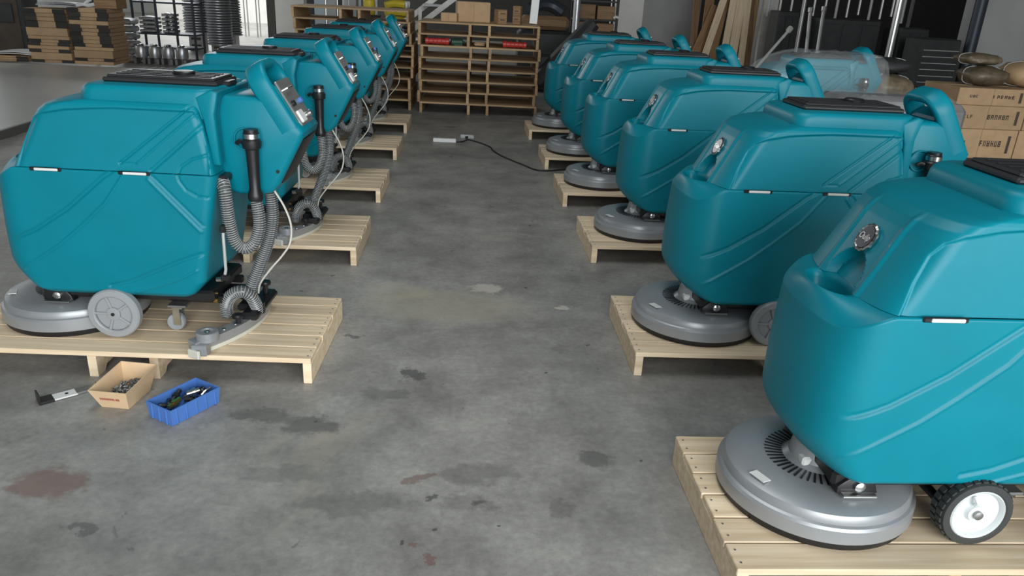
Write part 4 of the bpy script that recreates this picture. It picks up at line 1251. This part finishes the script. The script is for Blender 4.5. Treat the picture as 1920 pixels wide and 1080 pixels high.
def post(name, px0, py0, px1, py1, y, r_, m, label, z0=0):
    a = at(px0, py0, y); b = at(px1, py1, y); x = (a.x + b.x) / 2
    q = empty(name, (x, y, .0005)); MB().cyl((0, 0, 0), (0, 0, 3.0), r_, n=14).build('pole', m, q); MB().lathe([(r_ * 2, 0), (r_ * 2, .012), (r_, .02)], n=16).build('base_plate', m, q)
    return tag(q, label, 'post')
post('steel_post', 1081, 30, 1078, 60, 15.0, .066, 'alu', 'grey steel post left of the brown carton shelf')
post('chrome_post', 1508, 10, 1497, 70, 13.5, .035, 'dull', 'thin dark metal post right of the white upright')
post('chrome_post', 1682, 10, 1664, 130, 11.4, .052, 'silver', 'bright chrome post standing before the dark shelves')
post('steel_post', 1836, 10, 1812, 130, 13.3, .10, 'steelblue', 'dark round post at the edge of the grey wall')
# shelf of brown cartons
sf = empty('carton_shelf', (at(1118, 40, 16).x, 16.3, .0005)); tag(sf, 'black shelf holding brown cartons beside the pale wall', 'shelf')
for sx in (-.42, .42):
    for sy in (-.25, .25): MB().box((sx, sy, .8), (.05, .05, 1.6)).build('post', 'tarp', sf, 0)
shz = [.35, .72, 1.05]
for z_ in shz + [1.4]: MB().box((0, 0, z_), (.88, .54, .03)).build('board', 'tarp', sf, 0)
for i, z_ in enumerate(shz):
    for j in range(2):
        carton('shelf_carton', (sf.location.x - .2 + .4 * j, 16.28, z_ + .0165), (.36, .42, .27 - .02 * j), 0, ['lower', 'middle', 'upper'][i] + ' brown carton on the black shelf, ' + ['left', 'right'][j] + ' one', 'cartons on the black shelf', 'wood3')
    o = MB().tube(smooth_path([(0, 0, .02), (.05, 0, .05), (.1, 0, .03)], 4), .028, 6).build('white_bag', 'white'); o.location = (sf.location.x + .34, 16.0, z_ + .03); tag(o, ['lower', 'middle', 'upper'][i] + ' small white bag at the right of the black shelf', 'bag', 'white bags on the black shelf')
# timber planks leaning on the grey partition
rr = random.Random(21)
plk = [(1300, 1330, 108, 40, 'wood3', .5), (1315, 1345, 108, 35, 'wood3', .4), (1315, 1346, 100, 8, 'wood', .1), (1331, 1353, 100, 10, 'wood3', .2), (1345, 1365, 112, 2, 'wood', .1), (1355, 1374, 112, 3, 'wood2', .15), (1364, 1382, 112, 4, 'wood', .12), (1383, 1397, 112, 0, 'wood', .1), (1400, 1410, 112, 0, 'wood3', .2), (1413, 1418, 112, 0, 'wood2', .25), (1424, 1428, 112, 0, 'wood3', .2), (1306, 1312, 70, 0, 'wood3', .5), (1330, 1338, 60, 0, 'wood3', .55)]
PORD = [4, 2, 6, 7, 3, 5, 0, 8, 9, 1, 10, 11, 12]
plw = ['reddish', 'broad', 'pale slanting', 'narrow brown', 'long pale', 'tan', 'straight pale', 'light upright', 'dark brown', 'dull tan', 'dark rightmost', 'dark leftmost', 'back row']
for i, (xb, xt, yb, yt, m, dy) in enumerate(plk):
    y = 17.0
    b = at(xb, yb, y - .25); t = at(xt, yt, y); b0_ = b + (b - t) * (b.z / (t.z - b.z)) if True else b
    t1 = b0_ + (t - b0_) * 1.25
    L_ = (t1 - b0_).length
    o = MB().box((L_ / 2, 0, 0), (L_, .14 if i % 3 else .19, .035), .003).build('timber_plank', m, None, 0)
    dv = (t1 - b0_).normalized(); zr = Vector((0, -1, 0)); sd = zr.cross(dv).normalized(); n3 = dv.cross(sd)
    o.matrix_world = Matrix(((dv.x, sd.x, n3.x, b0_.x), (dv.y, sd.y, n3.y, b0_.y - .35 + .05 * PORD.index(i)), (dv.z, sd.z, n3.z, .03), (0, 0, 0, 1)))
    tag(o, '%s timber plank leaning in the row beside the white upright' % plw[i], 'plank', 'timber planks leaning upright')
o = MB().box((0, 0, 1.5), (.30, .12, 3.0), .004).build('white_upright', 'postwhite', None, 0); o.location = (at(1438, 50, 16.6).x, 16.6, .0005); tag(o, 'broad white upright board beside the leaning timber planks', 'upright')
# dark racks on the right
def dark_box(px0, px1, py, y, d, m, label, cat, name, parts=True, zb=0):
    a = at(px0, py, y); b = at(px1, py, y); w_ = b.x - a.x; h_ = a.z
    q = empty(name, ((a.x + b.x) / 2, y + d / 2, .0005))
    MB().box((0, 0, h_ / 2), (w_, d, h_), .02).build('body', m, q, 0)
    if parts:
        n_ = 3
        for k in range(n_): MB().box((-w_ / 2 + (k + .5) * w_ / n_, -d / 2 - .008, h_ * .5), (w_ / n_ * .9, .016, h_ * .86), .004).build('door', m, q, 0)
    return tag(q, label, cat)
dark_box(1462, 1502, 20, 15.2, .5, 'tarp', 'black cabinet just right of the white upright', 'cabinet', 'black_cabinet')
dark_box(1545, 1655, 34, 14.6, .6, 'tarp', 'wide black cabinet left of the chrome post', 'cabinet', 'black_cabinet')
dark_box(1690, 1745, 52, 14.2, .6, 'tarp', 'black cabinet right of the chrome post', 'cabinet', 'black_cabinet')
q = dark_box(1735, 1806, 72, 13.0, .6, 'tarp', 'stack of flat black trays before the grey wall', 'trays', 'tray_stack', False)
for k in range(9): MB().box((0, -.302, .08 + k * .105), (.62, .012, .012)).build('tray_lip', 'palegrey', q, 0)
# hanging pipes above the cabinets and loose rods
pr_ = empty('pipe_rack', (at(1570, 5, 16.0).x, 16.0, .0005)); tag(pr_, 'rack of pale hanging pipes above the black cabinets', 'rack')
MB().box((0, 0, 2.0), (3.2, .05, .05)).build('cross_bar', 'dull', pr_, 0)
for sx in (-1.58, 1.58): MB().box((sx, 0, 1.0), (.05, .05, 2.0)).build('upright', 'dull', pr_, 0)
for k in range(13): MB().cyl((-1.4 + k * .235, 0, 1.97), (-1.4 + k * .235, 0, 1.28 + .06 * (k % 3)), .028, n=8).build('pipe', 'dull' if k % 3 else 'palegrey', pr_)
for i, (xb, yb, xt, yt, m, lb) in enumerate(((1512, 95, 1520, 20, 'dull', 'grey rod leaning right of the thin dark post'), (1533, 95, 1545, 18, 'dull', 'second grey rod leaning before the black cabinet'), (1449, 92, 1480, 56, 'postwhite', 'short pale stick slanting by the white upright'))):
    b = at(xb, yb, 13.8); t = at(xt, yt, 14.0); g0 = b + (b - t) * (b.z / (t.z - b.z)); 
    o = MB().tube([(0, 0, .02), tuple(t - g0)], .035 if i < 2 else .025, 8).cyl(tuple((t - g0) * .98), tuple((t - g0) * 1.03), .05, n=8).build('leaning_rod', m); o.location = (g0.x, g0.y, .0005)
    tag(o, lb, 'rod')
# film-wrapped scrubber and low wrapped load behind the right row
wp = copy_tree(pallet0); wp.location = (3.02, 6.505, .0005); wp.rotation_euler = (0, 0, 0); tag(wp, 'pale pallet under the film wrapped scrubber behind right row', 'pallet', 'pallets under the scrubbers')
ws_ = copy_tree(proto); ws_.location = (2.80, 6.505, PT + .0005); ws_.rotation_euler = (0, 0, R(2)); tag(ws_, 'teal floor scrubber wrapped in clear film behind the right row', 'floor scrubber', 'floor scrubbers in two rows on pallets')
for wv in WPROTO: copy_tree(wv, ws_)
def film_shell(name, prof, hw, parent, m='film'):
    # prof: (z, x front, x rear, inset)
    rings = []; rnd = random.Random(3)
    for z, x0, x1, e in prof:
        o_ = []
        for k in range(56):
            a = 2 * math.pi * k / 56; ca, sa = math.cos(a), math.sin(a)
            ux = math.copysign(abs(ca) ** .45, ca); uy = math.copysign(abs(sa) ** .45, sa)
            j = rnd.uniform(-.010, .010)
            o_.append(((x0 + x1) / 2 + ((x1 - x0) / 2 + j) * ux, (hw - e + j) * uy, z + rnd.uniform(-.012, .012)))
        rings.append(o_)
    v, f = loft(rings); n_ = len(rings) * 56; f.append(tuple(n_ - 56 + k for k in range(56)))
    return mesh_obj(name, v, f, m, parent, 50)
film_shell('stretch_film', [(.22, -.47, .74, 0), (.45, -.475, .76, 0), (.68, -.46, .80, 0), (.72, -.38, .80, .01), (.86, -.33, .80, .02), (.93, -.28, .78, .03), (.985, -.18, .76, .06), (1.03, -.05, .72, .09), (1.05, .05, .62, .14)], .30, ws_)
lw = empty('wrapped_load', (3.22, 5.62, .0005)); tag(lw, 'low grey load wrapped in shiny film behind the right row', 'wrapped load')
MB().box((0, 0, .06), (1.0, .8, .12), .004).build('skid', 'wood3', lw, 0)
MB().box((0, 0, .51), (.86, .64, .78), .05).build('grey_crate', 'wrapgrey', lw, 0)
film_shell('stretch_film', [(.13, -.46, .46, 0), (.4, -.455, .455, .01), (.75, -.45, .45, .02), (.88, -.43, .43, .04), (.93, -.36, .36, .1)], .36, lw)
# cartons and bundles by the right wall
bsk = empty('black_skid', (6.1, 7.95, .0005)); tag(bsk, 'black low skid under the stacked cartons at right', 'skid')
MB().box((0, 0, .11), (2.5, .95, .02), .002).build('deck', 'tarp', bsk, 0)
for k in range(3): MB().box((-1.1 + 1.1 * k, 0, .05), (.1, .9, .1)).build('runner', 'tarp', bsk, 0)
zc = .121
rows = [(.30, 2, .78), (.235, 2, .80), (.17, 2, .74)]
wr = ['bottom', 'middle', 'upper']; wc = ['left', 'right']
for i, (h_, n_, w_) in enumerate(rows):
    for j in range(n_):
        x = 5.37 + j * (w_ + .012) + .015 * i
        c_ = carton('printed_carton', (x, 7.85 + .01 * i, zc), (w_, .62, h_ - .002), 0, '%s %s printed brown carton on the black skid' % (wr[i], wc[j]), 'printed cartons on the black skid')
        pm = print_marks(6, .24, h_ * .2, 10 * i + j).build('dark_print', 'print_dark', c_, 0); pm.location = (.12, -.3115, h_ * .52)
        pm = print_marks(3, .10, h_ * .15, 10 * i + j + 5).build('dark_print', 'print_dark', c_, 0); pm.location = (-.2, -.3115, h_ * .52)
        MB().box((w_ * .4, -.3112, h_ * .5), (.03, .001, h_ * .6)).build('print_bar', 'print_dark', c_, 0)
    zc += h_
rr = random.Random(33)
def bundle(name, x, y, z, w_, d_, h_, m, label):
    rings = []
    for q in range(7):
        t = q / 6; a = t * math.pi; sc = max(.25, math.sin(a) ** .35); o_ = []
        for k in range(20):
            b = 2 * math.pi * k / 20; cb_, sb = math.cos(b), math.sin(b)
            o_.append((w_ / 2 * sc * math.copysign(abs(cb_) ** .6, cb_) + rr.uniform(-.012, .012), d_ / 2 * sc * math.copysign(abs(sb) ** .6, sb) + rr.uniform(-.012, .012), h_ * t + (rr.uniform(-.01, .01) if 0 < q < 6 else 0)))
        rings.append(o_)
    v, f = loft(rings); f.append(tuple(range(19, -1, -1))); f.append(tuple(120 + k for k in range(20)))
    c_ = empty(name, (x, y, z)); mesh_obj('wrapping', v, f, m, c_, 60)
    MB().tube([(w_ * .505 * math.copysign(abs(math.cos(2 * math.pi * k / 20)) ** .6, math.cos(2 * math.pi * k / 20)), 0 * k, h_ / 2 + h_ * .47 * math.copysign(abs(math.sin(2 * math.pi * k / 20)) ** .6, math.sin(2 * math.pi * k / 20))) for k in range(20)], .004, 5, True).build('strap', 'palegrey', c_)
    return tag(c_, label, 'bundle', 'wrapped bundles on the printed cartons')
for x, y, z, w_, d_, h_, m, lb in ((5.95, 7.85, zc, .62, .5, .27, 'card', 'large brown wrapped bundle on top of the printed cartons'), (5.42, 7.85, zc, .42, .45, .20, 'bundle', 'mottled olive bundle left of the large brown bundle'),
                                 (5.36, 7.9, zc + .20, .40, .4, .12, 'bundle', 'small olive bundle uppermost beside the large brown bundle'), (6.5, 7.9, zc, .45, .5, .18, 'bundle', 'olive bundle right of the large brown bundle'),
                                 (4.50, 8.0, .0005, .5, .5, .34, 'bundle', 'lowest olive bundle on the floor left of the cartons'), (4.50, 8.0, .344, .48, .5, .28, 'bundle', 'middle olive bundle in the pile left of the cartons'), (4.52, 8.0, .628, .46, .48, .26, 'bundle', 'third olive bundle in the pile left of the cartons'), (4.48, 8.05, .892, .44, .44, .16, 'tarp', 'round dark bundle topping the pile left of the cartons')):
    bundle('wrapped_bundle', x, y, z, w_, d_, h_, m, lb)

# wheel patterns are only kept as copies on the machines
for wv in gw + rw:
    for ch in list(wv.children):
        for g in list(ch.children): bpy.data.objects.remove(g, do_unlink=True)
        bpy.data.objects.remove(ch)
    bpy.data.objects.remove(wv)
